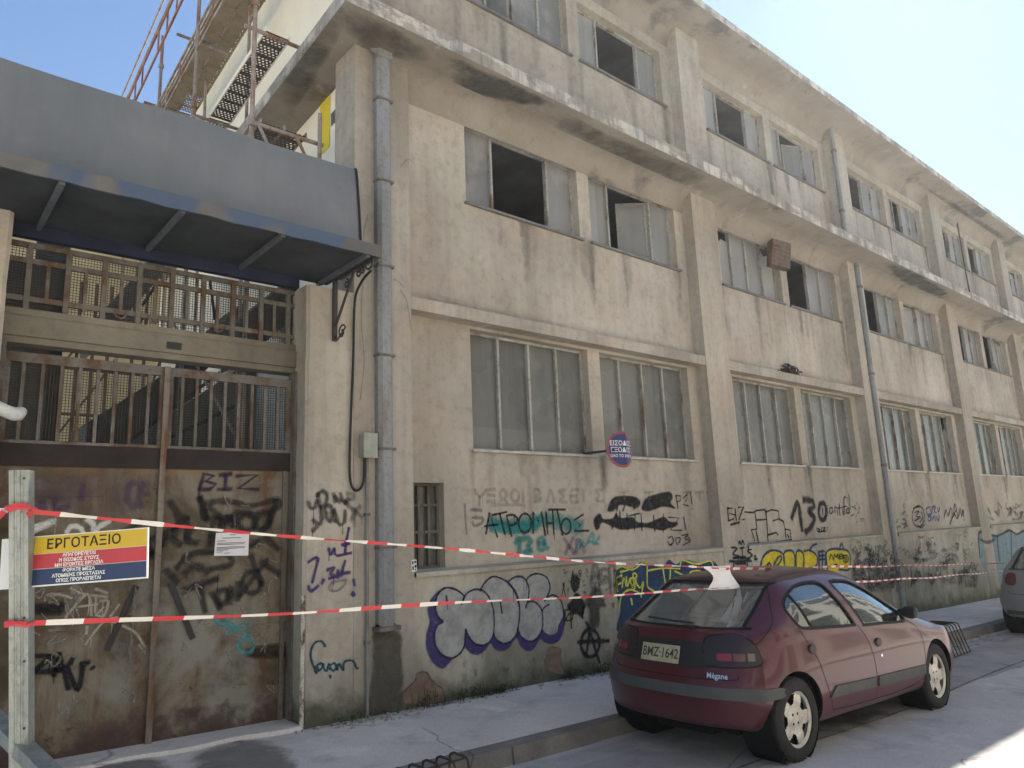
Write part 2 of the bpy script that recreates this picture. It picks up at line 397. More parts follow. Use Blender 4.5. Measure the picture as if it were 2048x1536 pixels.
DAMP = paint('damp_concrete', (.245, .225, .19), .3, .7, .75, 3, 4, 1.8)
# ------------------------------------------------------------------ spray paint
class Spray:
    "marks sprayed on a wall plane, drawn in wall coordinates (x, z)"
    def __init__(s, y): s.mb = MB(); s.y = y-.004; s.k = 0; s.rd = random.Random(int(abs(y)*1000)+len(COL.objects))
    def _y(s): s.k += 1; return s.y-.00035*s.k
    def stroke(s, pts, w_, mi=0, smooth=True, taper=0.0):
        y = s._y(); P = [Vector((a, b)) for a, b in pts]
        if smooth and len(P) > 2: P = [Vector(q[:2]) for q in spline([(p.x, p.y, 0) for p in P], 5)]
        Q = [P[0]]
        for p in P[1:]:
            if (p-Q[-1]).length > 1e-4: Q.append(p)
        P = Q
        if len(P) < 2: P = [P[0], P[0]+Vector((.004, -.004))]
        d0 = (P[0]-P[1]).normalized()*w_*.5; d1 = (P[-1]-P[-2]).normalized()*w_*.5
        P = [P[0]+d0]+P+[P[-1]+d1]
        rows = []; N = len(P)
        for i, p in enumerate(P):
            t = (P[min(i+1, N-1)]-P[max(i-1, 0)]).normalized(); nn = Vector((-t.y, t.x)); h = w_*.5*(1+.15*math.sin(i*1.7+p.x*9)+.13*math.sin(i*.53+p.y*21))
            if taper: h *= 1-taper*i/N
            end = 0.0 if i in (0, N-1) else 1.0
            rows.append([(p+nn*o*h, c*end) for o, c in ((-1.5, 0), (-.5, 1), (.5, 1), (1.5, 0))])
        v = [(q.x, y, q.y) for r_ in rows for q, c in r_]; al = [c for r_ in rows for q, c in r_]
        f = [(i*4+k, i*4+k+1, i*4+k+5, i*4+k+4) for i in range(N-1) for k in range(3)]
        s.mb.add(v, f, mi, al)
        if .018 < w_ < .12 and not taper and s.rd.random() < .3:
            p = P[s.rd.randrange(1, N-1)]; l = s.rd.uniform(.04, .16); s.stroke([(p.x, p.y), (p.x+.002, p.y-l*.5), (p.x, p.y-l)], .007, mi)
        return s
    def fill(s, pts, mi=0, edge=.02, smooth=True):
        y = s._y(); P = [(a, b, 0) for a, b in pts]
        P = spline(P, 4, True) if smooth else [Vector(p) for p in P]
        N = len(P); ar = sum(P[i-1].x*P[i].y-P[i].x*P[i-1].y for i in range(N))
        sg = 1 if ar > 0 else -1; v = []; al = []
        for i, p in enumerate(P):
            t = (P[(i+1) % N]-P[i-1]); t = t.normalized() if t.length > 1e-6 else Vector((1, 0, 0)); nn = Vector((t.y, -t.x, 0))*sg
            q = p+nn*edge*.5; r_ = p-nn*edge*.5
            v += [(r_.x, y, r_.y), (q.x, y, q.y)]; al += [1.0, 0.0]
        f = [(2*i, 2*((i+1) % N), 2*((i+1) % N)+1, 2*i+1) for i in range(N)]+[tuple(2*i for i in range(N))]
        s.mb.add(v, f, mi, al); return s
    def build(s, mats, parent, label):
        o = s.mb.build('graffiti', mats, parent, fix=False, alpha=True); o['label'] = label; return o
def W(k, y, *pts): return [F(p, y) for p in k(*pts)]
def ell(c, rx, ry, a0=0, a1=360, n=14): return [(c[0]+rx*math.cos(R(a0+(a1-a0)*i/n)), c[1]-ry*math.sin(R(a0+(a1-a0)*i/n))) for i in range(n+1)]

# ================================================================== SETTING
def sheet(name, xs, ys, zf, mat, kind='structure'):
    b = MB(); nx = len(xs)
    for y in ys:
        for x in xs: b.v.append((x, y, zf(x, y))); b.a.append(1)
    for j in range(len(ys)-1):
        for i in range(nx-1): b.f.append((j*nx+i, j*nx+i+1, (j+1)*nx+i+1, (j+1)*nx+i)); b.m.append(0)
    o = b.build(name, mat); o['kind'] = kind; return o
XS = [-400, -60, -10, 0, 10, 20, 40, 90, 400]
def clampx(x): return max(-60, min(90, x))
KY = -1.72
sheet('ground', XS, [-400, -60, -12.0, KY-.3, 60, 400], lambda x, y: rz(clampx(x))-.012, ROAD)
sheet('road', XS, [-9.0, KY-.42], lambda x, y: rz(clampx(x)), ROAD)
gb = MB(); kb = MB(); pv = MB()
random.seed(3)
xx = -30.0
while xx < 60:
    kb_l = 1.0; a, b_ = xx, xx+kb_l-.006
    j = random.uniform(-.02, .02)
    v = [(a, KY+j, gz(a)-.012), (b_, KY+j, gz(b_)-.012), (b_, KY+.13, gz(b_)+.004), (a, KY+.13, gz(a)+.004), (a, KY-.02+j, rz(a)-.05), (b_, KY-.02+j, rz(b_)-.05), (b_, KY+.13, rz(b_)-.05), (a, KY+.13, rz(a)-.05)]
    kb.add(v, [(0, 1, 2, 3), (4, 5, 1, 0), (4, 0, 3, 7), (1, 5, 6, 2)])
    xx += kb_l
o = kb.build('kerb', KERB); o['kind'] = 'structure'
sheet('gutter', XS, [KY-.42, KY-.02], lambda x, y: rz(clampx(x))+.004-(.02 if y > KY-.1 else 0), GUT)
# pavement, gently uneven, running in under the gate
pxs = [-60, -20]+[-6+.25*i for i in range(100)]+[25, 40, 90]
def pz(x, y): return gz(x)+.012*math.sin(x*1.3+y*2)*math.sin(y*1.7+.5)*(1 if -6 < x < 19 else 0)-.004
sheet('pavement', pxs, [KY+.131]+[-1.4+.2*i for i in range(7)]+[.0, .35], pz, PAVE)
sheet('pavement_opposite', XS, [-12.0, -9.0], lambda x, y: gz(clampx(x)), PAVE)
sheet('courtyard_ground', [-12, 3.6], [.35, 18], lambda x, y: -.02, PAVE)
ROAD2 = _concrete('old_asphalt', (.27, .26, .25), (.37, .36, .345))
sheet('asphalt_strip', [-8+.5*i for i in range(70)], [KY-1.36, KY-.424], lambda x, y: rz(x)+.004, ROAD2)
o_ = COL.objects[-1]
for v_ in o_.data.vertices:
    if v_.co.y < KY-1.3: v_.co.y += .05*math.sin(v_.co.x*2.1)+.03*math.sin(v_.co.x*5.3)
TARM = paint('tar_seam', (.07, .068, .065), .45, .8, .6, 6, 14, 1.6); OILM = paint('oil_stain', (.07, .068, .064), .35, .8, .5, 4, 5, 2.2)
def ground_ribbon(name, pts, wd, mat, lift):
    P = spline([(a, b_, 0) for a, b_ in pts], 6); b = MB(); rows = []
    for i, p in enumerate(P):
        t_ = (P[min(i+1, len(P)-1)]-P[max(i-1, 0)]).normalized(); nn = Vector((-t_.y, t_.x, 0))*wd*(1+.4*math.sin(i*2.7))
        for o__, c in ((-1, 0), (-.3, 1), (.3, 1), (1, 0)): q = p+nn*o__; rows.append(((q.x, q.y, rz(q.x)+lift), c))
    b.add([r_[0] for r_ in rows], [(i*4+k_, i*4+k_+1, i*4+k_+5, i*4+k_+4) for i in range(len(P)-1) for k_ in range(3)], 0, [r_[1] for r_ in rows])
    o = b.build(name, mat, alpha=True, fix=False); o['kind'] = 'structure'
ground_ribbon('road_seam', [(-2, KY-1.33), (2, KY-1.37), (5, KY-1.3), (8, KY-1.38), (11, KY-1.3), (16, KY-1.36), (24, KY-1.33)], .018, TARM, .009)
rg_ = random.Random(31)
for q in range(9):
    x, y_ = rg_.uniform(3, 14), rg_.uniform(-5.2, -2.2); pts = [(x, y_)]; a = rg_.uniform(0, 6.28)
    for _ in range(rg_.randint(4, 8)): a += rg_.gauss(0, .5); x += .28*math.cos(a); y_ += .22*math.sin(a); pts.append((x, y_))
    ground_ribbon('road_crack', pts, .012, TARM, .0085)
for cx, cy_, r_ in ((7.2, -2.7, .45), (5.0, -3.9, .22), (9.6, -3.9, .3), (8.4, -4.5, .16), (3.6, -2.6, .3)):
    b = MB(); n = 20; v = [(cx, cy_, rz(cx)+.0075)]; al = [1.0]
    for s_, a_ in ((.4, 1), (.75, .75), (1.15, 0)):
        for i in range(n): x = cx+r_*s_*1.4*math.cos(6.283*i/n)*(1+.2*math.sin(i*1.9)); v.append((x, cy_+r_*s_*math.sin(6.283*i/n)*(1+.2*math.sin(i*2.3)), rz(x)+.0075)); al.append(a_)
    f = [(0, 1+i, 1+(i+1) % n) for i in range(n)]
    for k_ in (0, 1): f += [(1+k_*n+i, 1+(k_+1)*n+i, 1+(k_+1)*n+(i+1) % n, 1+k_*n+(i+1) % n) for i in range(n)]
    b.add(v, f, 0, al); o = b.build('oil_stain', OILM, alpha=True, fix=False); o['kind'] = 'structure'
# dried run-off and damp patches on the pavement
def patch(name, pts, mat, lift=.006):
    P = [Gp(p) for p in pts]; P = [(p[0], p[1]) for p in P]; P = spline([(a, b, 0) for a, b in P], 5, True)
    b = MB(); n = len(P); cx = sum(p.x for p in P)/n; cy = sum(p.y for p in P)/n
    v = [(cx, cy, pz(cx, cy)+lift)]
    for s_ in (.45, .8, 1.15):
        for p in P:
            x, y = cx+(p.x-cx)*s_, cy+(p.y-cy)*s_; v.append((x, y, pz(x, y)+lift))
    f = [(0, 1+i, 1+(i+1) % n) for i in range(n)]
    for k in (0, 1): f += [(1+k*n+i, 1+(k+1)*n+i, 1+(k+1)*n+(i+1) % n, 1+k*n+(i+1) % n) for i in range(n)]
    b.add(v, f, 0, [1.0]*(1+n)+[.72]*n+[0.0]*n); o = b.build(name, mat, alpha=True); o['kind'] = 'structure'; return o
patch('damp_patch', [(405, 1500), (470, 1481), (545, 1488), (590, 1515), (600, 1560), (520, 1600), (420, 1580), (380, 1540)], DAMP)
patch('damp_patch', [(150, 1540), (250, 1520), (330, 1522), (345, 1560), (260, 1600), (160, 1590)], DAMP)

# ================================================================== FACTORY BUILDING
bld = thing('factory_building', 'long weathered beige three storey factory building with overhanging cornice and many steel windows', 'building', (3.53, 0, 0))
X1 = 37.2; PITCHX = 5.5
WY = .2                                          # wall plane; pilasters stand at y = 0
openings = []                                    # (x0, x1, z0, z1, storey, bay, i)
for k in range(6):
    for i, (a, b_) in enumerate(((5.18, 7.19), (7.43, 9.44))):
        a += PITCHX*k; b_ += PITCHX*k
        openings.append((a, b_, 2.49, 3.93, 0, k, i)); openings.append((a, b_, 5.55, 6.66, 1, k, i)); openings.append((a, b_, 8.46, 9.47, 2, k, i))
SMALLW = (4.33, 4.75, 1.19, 2.10)
def holed_wall(b, x0, x1, z0, z1, y, holes, depth, mi=0):
    xs = sorted({x0, x1, *[h[0] for h in holes], *[h[1] for h in holes], *[x0+i*1.5 for i in range(int((x1-x0)/1.5)+1)]})
    zs = sorted({z0, z1, *[h[2] for h in holes], *[h[3] for h in holes]})
    for i in range(len(xs)-1):
        for j in range(len(zs)-1):
            cx, cz = (xs[i]+xs[i+1])/2, (zs[j]+zs[j+1])/2
            if any(h[0] < cx < h[1] and h[2] < cz < h[3] for h in holes): continue
            b.quad((xs[i], y, zs[j]), (xs[i+1], y, zs[j]), (xs[i+1], y, zs[j+1]), (xs[i], y, zs[j+1]), mi)
    for h in holes:
        a, c, d, e = h[:4]; Y = y+depth
        b.quad((a, y, d), (a, Y, d), (a, Y, e), (a, y, e), mi); b.quad((c, Y, d), (c, y, d), (c, y, e), (c, Y, e), mi)
        b.quad((a, y, e), (a, Y, e), (c, Y, e), (c, y, e), mi); b.quad((a, Y, d), (a, y, d), (c, y, d), (c, Y, d), mi)
b = MB()
holed_wall(b, 3.72, X1, -1.3, 10.0, WY, [o[:4] for o in openings]+[SMALLW], .2)
b.box(X1, X1+.2, 0, 8, -1.3, 10.0)
b.build('wall', P_WALL, bld, fix=False)
# rooms behind the openings, dark and open to the windows
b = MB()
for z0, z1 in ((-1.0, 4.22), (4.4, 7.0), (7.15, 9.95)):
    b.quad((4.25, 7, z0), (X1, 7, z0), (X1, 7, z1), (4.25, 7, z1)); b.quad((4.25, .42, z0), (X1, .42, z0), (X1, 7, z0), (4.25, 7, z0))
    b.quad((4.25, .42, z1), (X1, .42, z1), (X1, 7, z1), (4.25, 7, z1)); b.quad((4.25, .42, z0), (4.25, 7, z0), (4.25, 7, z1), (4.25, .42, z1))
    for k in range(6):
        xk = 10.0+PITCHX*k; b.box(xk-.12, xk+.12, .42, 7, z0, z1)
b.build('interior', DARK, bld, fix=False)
# pilasters, one per bay line, plus the broad corner one
for k in range(-1, 5):
    a, c = 9.68+PITCHX*k, 10.33+PITCHX*k
    b = MB()
    if k == -1: a, c = 3.535, 4.225
    zt = 10.0
    b.add([(a, 0, -1.2), (c, 0, -1.2), (c, 0, zt), (a, 0, zt), (a, .45 if k == -1 else WY, -1.2), (c, WY, -1.2), (c, WY, zt), (a, .45 if k == -1 else WY, zt)],
          [(0, 1, 2, 3), (4, 0, 3, 7), (1, 5, 6, 2)])
    o = b.build('pilaster', P_PIL, bld, fix=False)
    if k == -1: o['label'] = 'broad corner pilaster beside the gate'
# plinth with a sloping ledge on top, between pilasters
lz = 1.185
for k in range(-1, 5):
    a, c = 10.332+PITCHX*k, 15.178+PITCHX*k
    if k == -1: a = 4.227
    b = MB()
    b.add([(a, .006, -1.3), (c, .006, -1.3), (c, .006, lz-.055), (a, .006, lz-.055)], [(0, 1, 2, 3)])
    b.build('plinth', P_PLINTH, bld, fix=False)
    b = MB(); b.add([(a, -.028, lz-.06), (c, -.028, lz-.06), (c, -.028, lz-.015), (a, -.028, lz-.015), (a, WY, lz+.004), (c, WY, lz+.004), (c, .006, lz-.06), (a, .006, lz-.06)], [(0, 1, 2, 3), (3, 2, 5, 4), (7, 6, 1, 0)])
    b.build('ledge', KERB if False else P_PLINTH, bld, fix=False)
    b = MB(); b.box(a, c, .012, WY, 3.97, 4.115); b.build('window_hood', P_PIL, bld)
# cornice between second and third storey, and the roof slab; both wrap the corner
sd = (.044, .999)
for nm, z0, z1 in (('cornice', 6.90, 7.08), ('roof_slab', 9.98, 10.12)):
    b = MB()
    yb = 14.0; xl = 3.13
    def ring(z, ins=0.0): return [(xl+ins, -.55+ins, z), (X1, -.55+ins, z), (X1, 7 if nm == 'roof_slab' else WY, z), (3.75, 7 if nm == 'roof_slab' else WY, z), (3.75+sd[0]*yb, yb, z), (xl+sd[0]*yb, yb, z)]
    lo_, hi_ = ring(z0), ring(z1)
    n = 6
    b.add(lo_+hi_, [(i, (i+1) % n, (i+1) % n+n, i+n) for i in range(n)])                       # fascia
    v = ring(z0+.002)
    b.add([hi_[i] for i in range(6)], [tuple(range(6))])
    o = b.build(nm, CORN, bld)
    b = MB(); b.add(v, [(0, 1, 2, 3), (0, 3, 4, 5)])
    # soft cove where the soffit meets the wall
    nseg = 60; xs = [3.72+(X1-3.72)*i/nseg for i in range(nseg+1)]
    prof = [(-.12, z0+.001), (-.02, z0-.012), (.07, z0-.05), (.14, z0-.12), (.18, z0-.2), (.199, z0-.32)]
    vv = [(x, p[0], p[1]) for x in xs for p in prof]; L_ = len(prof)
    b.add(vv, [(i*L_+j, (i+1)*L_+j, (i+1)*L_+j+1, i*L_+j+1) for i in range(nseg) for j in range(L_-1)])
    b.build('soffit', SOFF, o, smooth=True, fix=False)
# side wall to the courtyard: fresh cream render with a yellow panel
b = MB()
def sw(t, z, off=0.0): return (3.72+sd[0]*t-off, t, z)
b.quad(sw(.3, -.5), sw(14, -.5), sw(14, 10.0), sw(.3, 10.0))
b.quad((3.72+sd[0]*14, 14, -.5), (X1, 14, -.5), (X1, 14, 10), (3.72+sd[0]*14, 14, 10))
sidew = b.build('side_wall', CREAM, bld, fix=False); sidew['label'] = 'fresh cream side wall facing the courtyard'
b = MB(); b.quad(sw(1.03, 6.2, .006), sw(1.33, 6.2, .006), sw(1.33, 6.9, .006), sw(1.03, 6.9, .006)); b.build('yellow_panel', YELLOW, bld, fix=False)
b = MB(); b.quad(sw(.5, 6.45, .006), sw(1.0, 6.45, .006), sw(1.0, 6.62, .006), sw(.5, 6.62, .006)); b.build('side_window', GLASS, bld, fix=False)
sp = []
for i in range(13):
    t_ = i/12; sp.append(sw(.55+.25*math.sin(t_*2.2), 8.1+t_*1.6, .004))
b = MB()
for i in range(12):
    p, q = Vector(sp[i]), Vector(sp[i+1]); ww = .02+.05*i/12
    b.quad(p+Vector((0, -ww, 0)), p+Vector((0, ww, 0)), q+Vector((0, ww, 0)), q+Vector((0, -ww, 0)))
b.build('orange_stroke', ORANGE, bld, fix=False)

# ---- windows: frame, four lights, sill; some lights stand open
def make_window(x0, x1, z0, z1, st, bay, i):
    y = WY+.115; fr = MB(); tk = .032
    opened = {(1, 0, 0): (1, 3), (1, 0, 1): (1, 3), (1, 1, 1): (0, 2), (1, 2, 0): (0, 2), (1, 2, 1): (0, 2), (1, 3, 0): (0, 2), (1, 3, 1): (0, 2),
              (2, 0, 0): (1, 2), (2, 0, 1): (1, 3), (2, 1, 0): (1, 3), (2, 1, 1): (1, 3), (2, 2, 0): (0, 2), (2, 2, 1): (1, 2), (2, 3, 0): (0, 2), (2, 3, 1): (0, 2),
              (0, 3, 0): (0, 1), (1, 4, 0): (0, 2), (2, 4, 1): (0, 2)}.get((st, bay, i))
    fr.box(x0, x1, y, y+.05, z1-tk, z1); fr.box(x0, x1, y, y+.05, z0, z0+tk)
    fr.box(x0, x0+tk, y, y+.05, z0+tk, z1-tk); fr.box(x1-tk, x1, y, y+.05, z0+tk, z1-tk)
    wq = (x1-x0)/4
    cuts = (1, 2, 3)
    for c in cuts:
        if opened and opened[0] < c < opened[1]: continue
        xc = x0+wq*c; jy = .006*((bay*7+i*3+c) % 3)
        fr.box(xc-.017, xc+.017, y-.012-jy, y+.05, z0+tk, z1-tk)
    wn = fr.build('window', FRAME, bld)
    gl = MB(); rb_ = random.Random(bay*31+st*7+i*3+5)
    for c in range(4):
        if opened and opened[0] <= c < opened[1]: continue
        a, d = x0+wq*c+.012, x0+wq*(c+1)-.012
        tl = random.uniform(-.004, .004)
        Y_ = y+.023
        if rb_.random() < .16 and bay > 0:
            h_ = z1-z0; cut = rb_.uniform(.12, .4); top = rb_.random() < .6; e0, e1, e2 = (rb_.uniform(.3, .9) for _ in range(3))
            if top: pl_ = [(a, z0+.01), (d, z0+.01), (d, z1-h_*cut*e0), (a+(d-a)*.6, z1-h_*cut*(1.2-e1)), (a+(d-a)*.35, z1-h_*cut*e2), (a, z1-.01)]
            else: pl_ = [(a, z1-.01), (a, z0+h_*cut*e0), (a+(d-a)*.4, z0+h_*cut*(1.3-e1)), (a+(d-a)*.7, z0+h_*cut*e2*.5), (d, z0+.01), (d, z1-.01)]
            gl.add([(px_, Y_, pz_) for px_, pz_ in pl_], [tuple(range(len(pl_)))])
            continue
        gl.quad((a, y+.022+tl, z0+.01), (d, y+.022-tl, z0+.01), (d, y+.024-tl, z1-.01), (a, y+.024+tl, z1-.01))
    gl.build('pane', GLASSU if st else GLASS, wn, fix=False)
    s_ = MB(); s_.box(x0-.03, x1+.05, WY-.045, y, z0-.032, z0-.002)
    s_.build('sill', SILL if st == 0 else SILLD, wn)
    def sash(xh, wd, ang, name='open_sash'):
        # leaf hinged on a vertical edge, swung into the room
        q = MB(); h0, h1 = z0+tk+.005, z1-tk-.005; d = Vector((math.cos(ang), math.sin(ang), 0)); p0 = Vector((xh, y+.055, 0)); n_ = Vector((-d.y, d.x, 0))*.012
        def P(u, z_): return p0+d*u+Vector((0, 0, z_))
        for u0, u1, za, zb in ((0, wd, h0, h0+.03), (0, wd, h1-.03, h1), (0, .028, h0, h1), (wd-.028, wd, h0, h1)):
            vs = [P(u, z_)+s2*n_ for u in (u0, u1) for s2 in (-1, 1) for z_ in (za, zb)]
            q.add(vs, [(0, 1, 3, 2), (4, 6, 7, 5), (0, 4, 5, 1), (2, 3, 7, 6), (0, 2, 6, 4), (1, 5, 7, 3)])
        q.add([P(.02, h0+.02), P(wd-.02, h0+.02), P(wd-.02, h1-.02), P(.02, h1-.02)], [(0, 1, 2, 3)], 1)
        q.build(name, [FRAME, GLASSU], wn)
    if (st, bay, i) == (1, 0, 1):
        # second light half filled by its leaf, standing ajar
        sash(x0+wq*2.98, wq*.95, R(180-40))
    if (st, bay, i) == (1, 2, 1): sash(x0+wq*2, wq*1.9, R(180-8))
    if (st, bay, i) == (2, 1, 1): sash(x0+wq*2.98, wq*.9, R(180-25))
    if (st, bay, i) == (2, 0, 0): sash(x0+wq*1.98, wq*.9, R(180-40))
for o_ in openings: make_window(*o_)
STAIN = paint('rain_streak', (.17, .155, .13), .6, 1.6, .22, 2, 12, 1.2)
rs_ = random.Random(12)
for (x0, x1, z0, z1, st, bay, i) in openings:
    if bay > 4: continue
    s = Spray(WY+.001)
    for q in range(7):
        a = rs_.choice([x0-.03, x1+.04, rs_.uniform(x0, x1), rs_.uniform(x0, x1)])+rs_.gauss(0, .03); l = rs_.uniform(.18, .95)*(1 if st else .8)
        pts = [(a+rs_.gauss(0, .008), z0-.035-l*t_) for t_ in (0, .35, .7, 1)]; s.stroke(pts, rs_.uniform(.06, .2), 0, True, .6)
    o = s.build([STAIN], bld, 'rain streaks under a window sill'); o.name = 'rain_streaks'
# (second light of the sash window is open as well)
# little barred window low in the first bay
x0, x1, z0, z1 = SMALLW
b = MB(); y = WY+.1
for a in (x0+.0, x0+.14, x0+.27, x1-.03): b.box(a, a+.03, y, y+.03, z0, z1)
for z_ in (z0, z0+.37, z0+.66, z1-.03): b.box(x0, x1, y+.004, y+.034, z_, z_+.03)
wn = b.build('barred_window', GATEM, bld)
b = MB(); b.quad((x0, y+.05, z0), (x1, y+.05, z0), (x1, y+.05, z1), (x0, y+.05, z1)); b.build('pane', GLASS, wn, fix=False)

# ---- rain pipes
def downpipe(x, y, ztop, zbot, wd, label, step, flat):
    b = MB(); z = ztop
    if flat:
        ww = wd/2; pr = [(-ww, .0), (-ww, -.07), (-ww*.6, -.105), (ww*.6, -.105), (ww, -.07), (ww, .0)]
        pts = [(zbot, 0), (ztop, 0)]
        v = [(x+a, y+c, z_) for z_, s_ in pts for a, c in pr]; b.add(v, [(i, (i+1) % 6, (i+1) % 6+6, i+6) for i in range(6)])
    else:
        b.tube([(x, y-.03, zbot), (x, y-.03, (zbot+ztop)/2), (x, y-.03, ztop)], wd/2, 12)
    dp = b.build('downpipe', PIPE, bld, smooth=not flat); dp['label'] = label
    b = MB(); z = ztop-.55
    while z > zbot:
        if flat: b.box(x-wd/2-.012, x+wd/2+.012, y-.115, y, z-.012, z+.012)
        else: b.lathe([(wd/2, -.03), (wd/2+.012, -.03), (wd/2+.012, .03), (wd/2, .03)], (x, y-.03, z), 'z', 12); b.bar((x, y-.03, z), (x, y+.06, z), .03)
        z -= step
    b.build('pipe_joint', PIPEB, dp)
    return dp
dp = downpipe(3.855, -.002, 6.84, .70, .17, 'square grey downpipe by the corner', .97, True)
b = MB(); b.box(3.855-.12, 3.855+.12, -.14, -.002, .66, .70); b.box(3.77, 3.94, -.09, -.002, .70, .72); b.build('pipe_collar', PIPEB, dp)
b = MB(); b.tube([(3.74, -.02, 6.93), (3.8, -.06, 6.88), (3.855, -.06, 6.83)], .05, 10); b.box(3.765, 3.945, -.115, -.006, 6.80, 6.9); b.build('pipe_elbow', PIPE, dp)
downpipe(15.55, -.002, 6.9, -.35, .11, 'thin round grey downpipe on the second pilaster', 1.9, False)
downpipe(15.2, -.002, 9.95, 7.1, .09, 'upper round downpipe on the second pilaster', 1.4, False)
# damp stain where the pipe spills
s = Spray(0); k = K(560, 860, .4401)
s.fill(W(k, 0, (428, 920), (538, 917), (553, 1085), (545, 1272), (416, 1285), (424, 1100)), 0, .05)
s.build([paint('damp_stain', (.085, .08, .062), .45, .9, .85, 3, 5, 2.4)], bld, 'dark damp stain under the square downpipe')
# bare render where plaster fell off
s = Spray(.0); k = K(820, 1100, .21484)
s.fill(W(k, 0, (0, 1260), (45, 1220), (60, 1150), (110, 1128), (160, 1140), (190, 1200), (240, 1250), (300, 1290), (330, 1396), (200, 1440), (-60, 1440), (-70, 1330)), 0, .06, False)
s.fill(W(k, 0, (1265, 990), (1290, 910), (1380, 905), (1410, 930), (1400, 990), (1420, 1100), (1440, 1160), (1300, 1130), (1250, 1050)), 0, .03)
s.build([paint('bare_render', (.205, .145, .105), .35, .25, .95, 5, 9, 2.0)], bld, 'bare brown render where plaster has fallen off')
# thin dark line painting the shadow along the broken plaster edge
s = Spray(-.002); s.stroke(W(k, 0, (-70, 1325), (0, 1260), (45, 1220), (60, 1150), (110, 1128), (160, 1140), (190, 1200), (240, 1250), (300, 1290)), .014, 0, False)
s.build([K_GREY], bld, 'painted shadow line along the broken plaster edge low on the wall')
# hairline cracks
s = Spray(0)
for pts in ([(735, 430), (727, 470), (734, 520), (726, 560), (722, 640), (728, 720), (720, 800)], [(800, 580), (812, 600), (818, 630), (822, 660)], [(800, 335), (815, 318), (830, 330)], [(808, 575), (795, 562), (786, 560)]):
    s.stroke([F(p, 0) for p in pts], .008)
s.build([K_GREY], bld, 'hairline cracks in the corner pilaster')
# black cable on the upper storey
b = MB(); b.tube([(23.25, .16, 9.9), (23.26, .16, 8.6), (23.3, .15, 7.4), (23.32, .12, 7.08)], .018, 6); b.build('wall_cable', CABLE, bld)

# ================================================================== GRAFFITI ON THE FACTORY
def eblk(k, y, c, rx, ry, a0=0, a1=360): return [F(p, y) for p in k(*ell(c, rx, ry, a0, a1))]
k = K(820, 1100, .21484); y = .006; s = Spray(y)
s.fill(W(k, y, (330, 350), (240, 400), (180, 480), (160, 570), (180, 670), (150, 780), (148, 900), (190, 1020), (260, 1090), (310, 1102), (355, 1060), (400, 1012), (470, 962), (503, 905), (560, 960), (630, 975), (700, 930), (745, 870), (790, 925), (850, 942), (920, 910), (985, 820), (1030, 900), (1090, 938), (1150, 920), (1210, 830), (1250, 860), (1330, 872), (1400, 825), (1437, 700), (1432, 560), (1300, 560), (700, 600), (330, 500)), 0, .02)
s.fill(W(k, y, (500, 430), (430, 375), (340, 352), (268, 400), (238, 480), (238, 560), (265, 630), (305, 668), (255, 700), (228, 780), (235, 880), (290, 970), (380, 1003), (455, 965), (500, 890), (517, 735), (545, 805), (605, 870), (680, 885), (740, 850), (775, 785), (805, 835), (865, 868), (930, 850), (985, 790), (1000, 735), (1030, 800), (1090, 845), (1150, 840), (1200, 790), (1228, 730), (1250, 765), (1310, 792), (1365, 765), (1380, 700), (1425, 600), (1410, 500), (1370, 440), (1320, 420), (1265, 470), (1292, 390), (1297, 320), (1260, 250), (1180, 222), (1110, 245), (1075, 285), (1040, 252), (970, 255), (905, 300), (830, 260), (760, 252), (690, 310), (655, 372), (590, 370), (530, 400)), 1, .016)
for st in ([(475, 505), (500, 430), (430, 372), (340, 350), (268, 398), (236, 480), (236, 560), (265, 630), (305, 668), (255, 700), (226, 780), (233, 880), (290, 972), (380, 1005), (455, 968), (502, 890), (517, 735)],
           [(480, 490), (520, 410), (590, 370), (660, 372), (720, 420), (765, 520), (780, 640), (775, 780), (740, 850), (680, 887), (605, 872), (545, 807), (517, 740)],
           [(650, 380), (690, 308), (760, 250), (830, 258), (905, 300), (960, 370), (1005, 470), (1018, 600), (1000, 735), (985, 792), (930, 852), (865, 870), (805, 837), (775, 785)],
           [(905, 300), (970, 253), (1040, 250), (1085, 300), (1105, 370), (1095, 460), (1075, 535)],
           [(1075, 535), (1090, 490), (1140, 478), (1190, 510), (1225, 570), (1232, 660), (1228, 730), (1200, 792), (1150, 842), (1090, 847), (1030, 802), (1000, 735)],
           [(1080, 280), (1110, 243), (1180, 220), (1260, 248), (1298, 320), (1292, 390), (1248, 478)],
           [(1225, 570), (1245, 535), (1290, 505)], [(1280, 440), (1320, 420), (1370, 438), (1412, 500), (1428, 600), (1435, 690)],
           [(910, 305), (985, 400), (1010, 520)], [(333, 425), (340, 485)], [(838, 480), (842, 530), (853, 590)]):
    s.stroke(W(k, y, *st), .021, 2)
s.build([K_PUR, K_SIL, K_PLINE], bld, 'big silver bubble letters with purple outline')
# black figures and boxes beside it, grey tag
s = Spray(y)
s.fill(W(k, y, (1500, 250), (1515, 190), (1525, 230), (1560, 245), (1578, 300), (1560, 370), (1525, 392), (1495, 330)), 0, .02)
s.fill(W(k, y, (1500, 470), (1540, 400), (1590, 430), (1635, 530), (1600, 550), (1612, 645), (1560, 600), (1505, 595), (1460, 520)), 0, .025)
s.fill(W(k, y, (1675, 410), (1700, 350), (1760, 350), (1785, 400), (1782, 450), (1825, 520), (1765, 540), (1762, 680), (1720, 720), (1672, 690), (1668, 560), (1625, 490)), 1, .04)
s.stroke(W(k, y, (1440, 560), (1500, 555), (1510, 640), (1445, 650), (1440, 570)), .02, 0); s.stroke(W(k, y, (1450, 640), (1490, 590), (1500, 730)), .02, 0); s.stroke(W(k, y, (1425, 310), (1430, 350)), .025, 0); s.stroke(W(k, y, (1410, 430), (1425, 360), (1445, 430)), .012, 0)
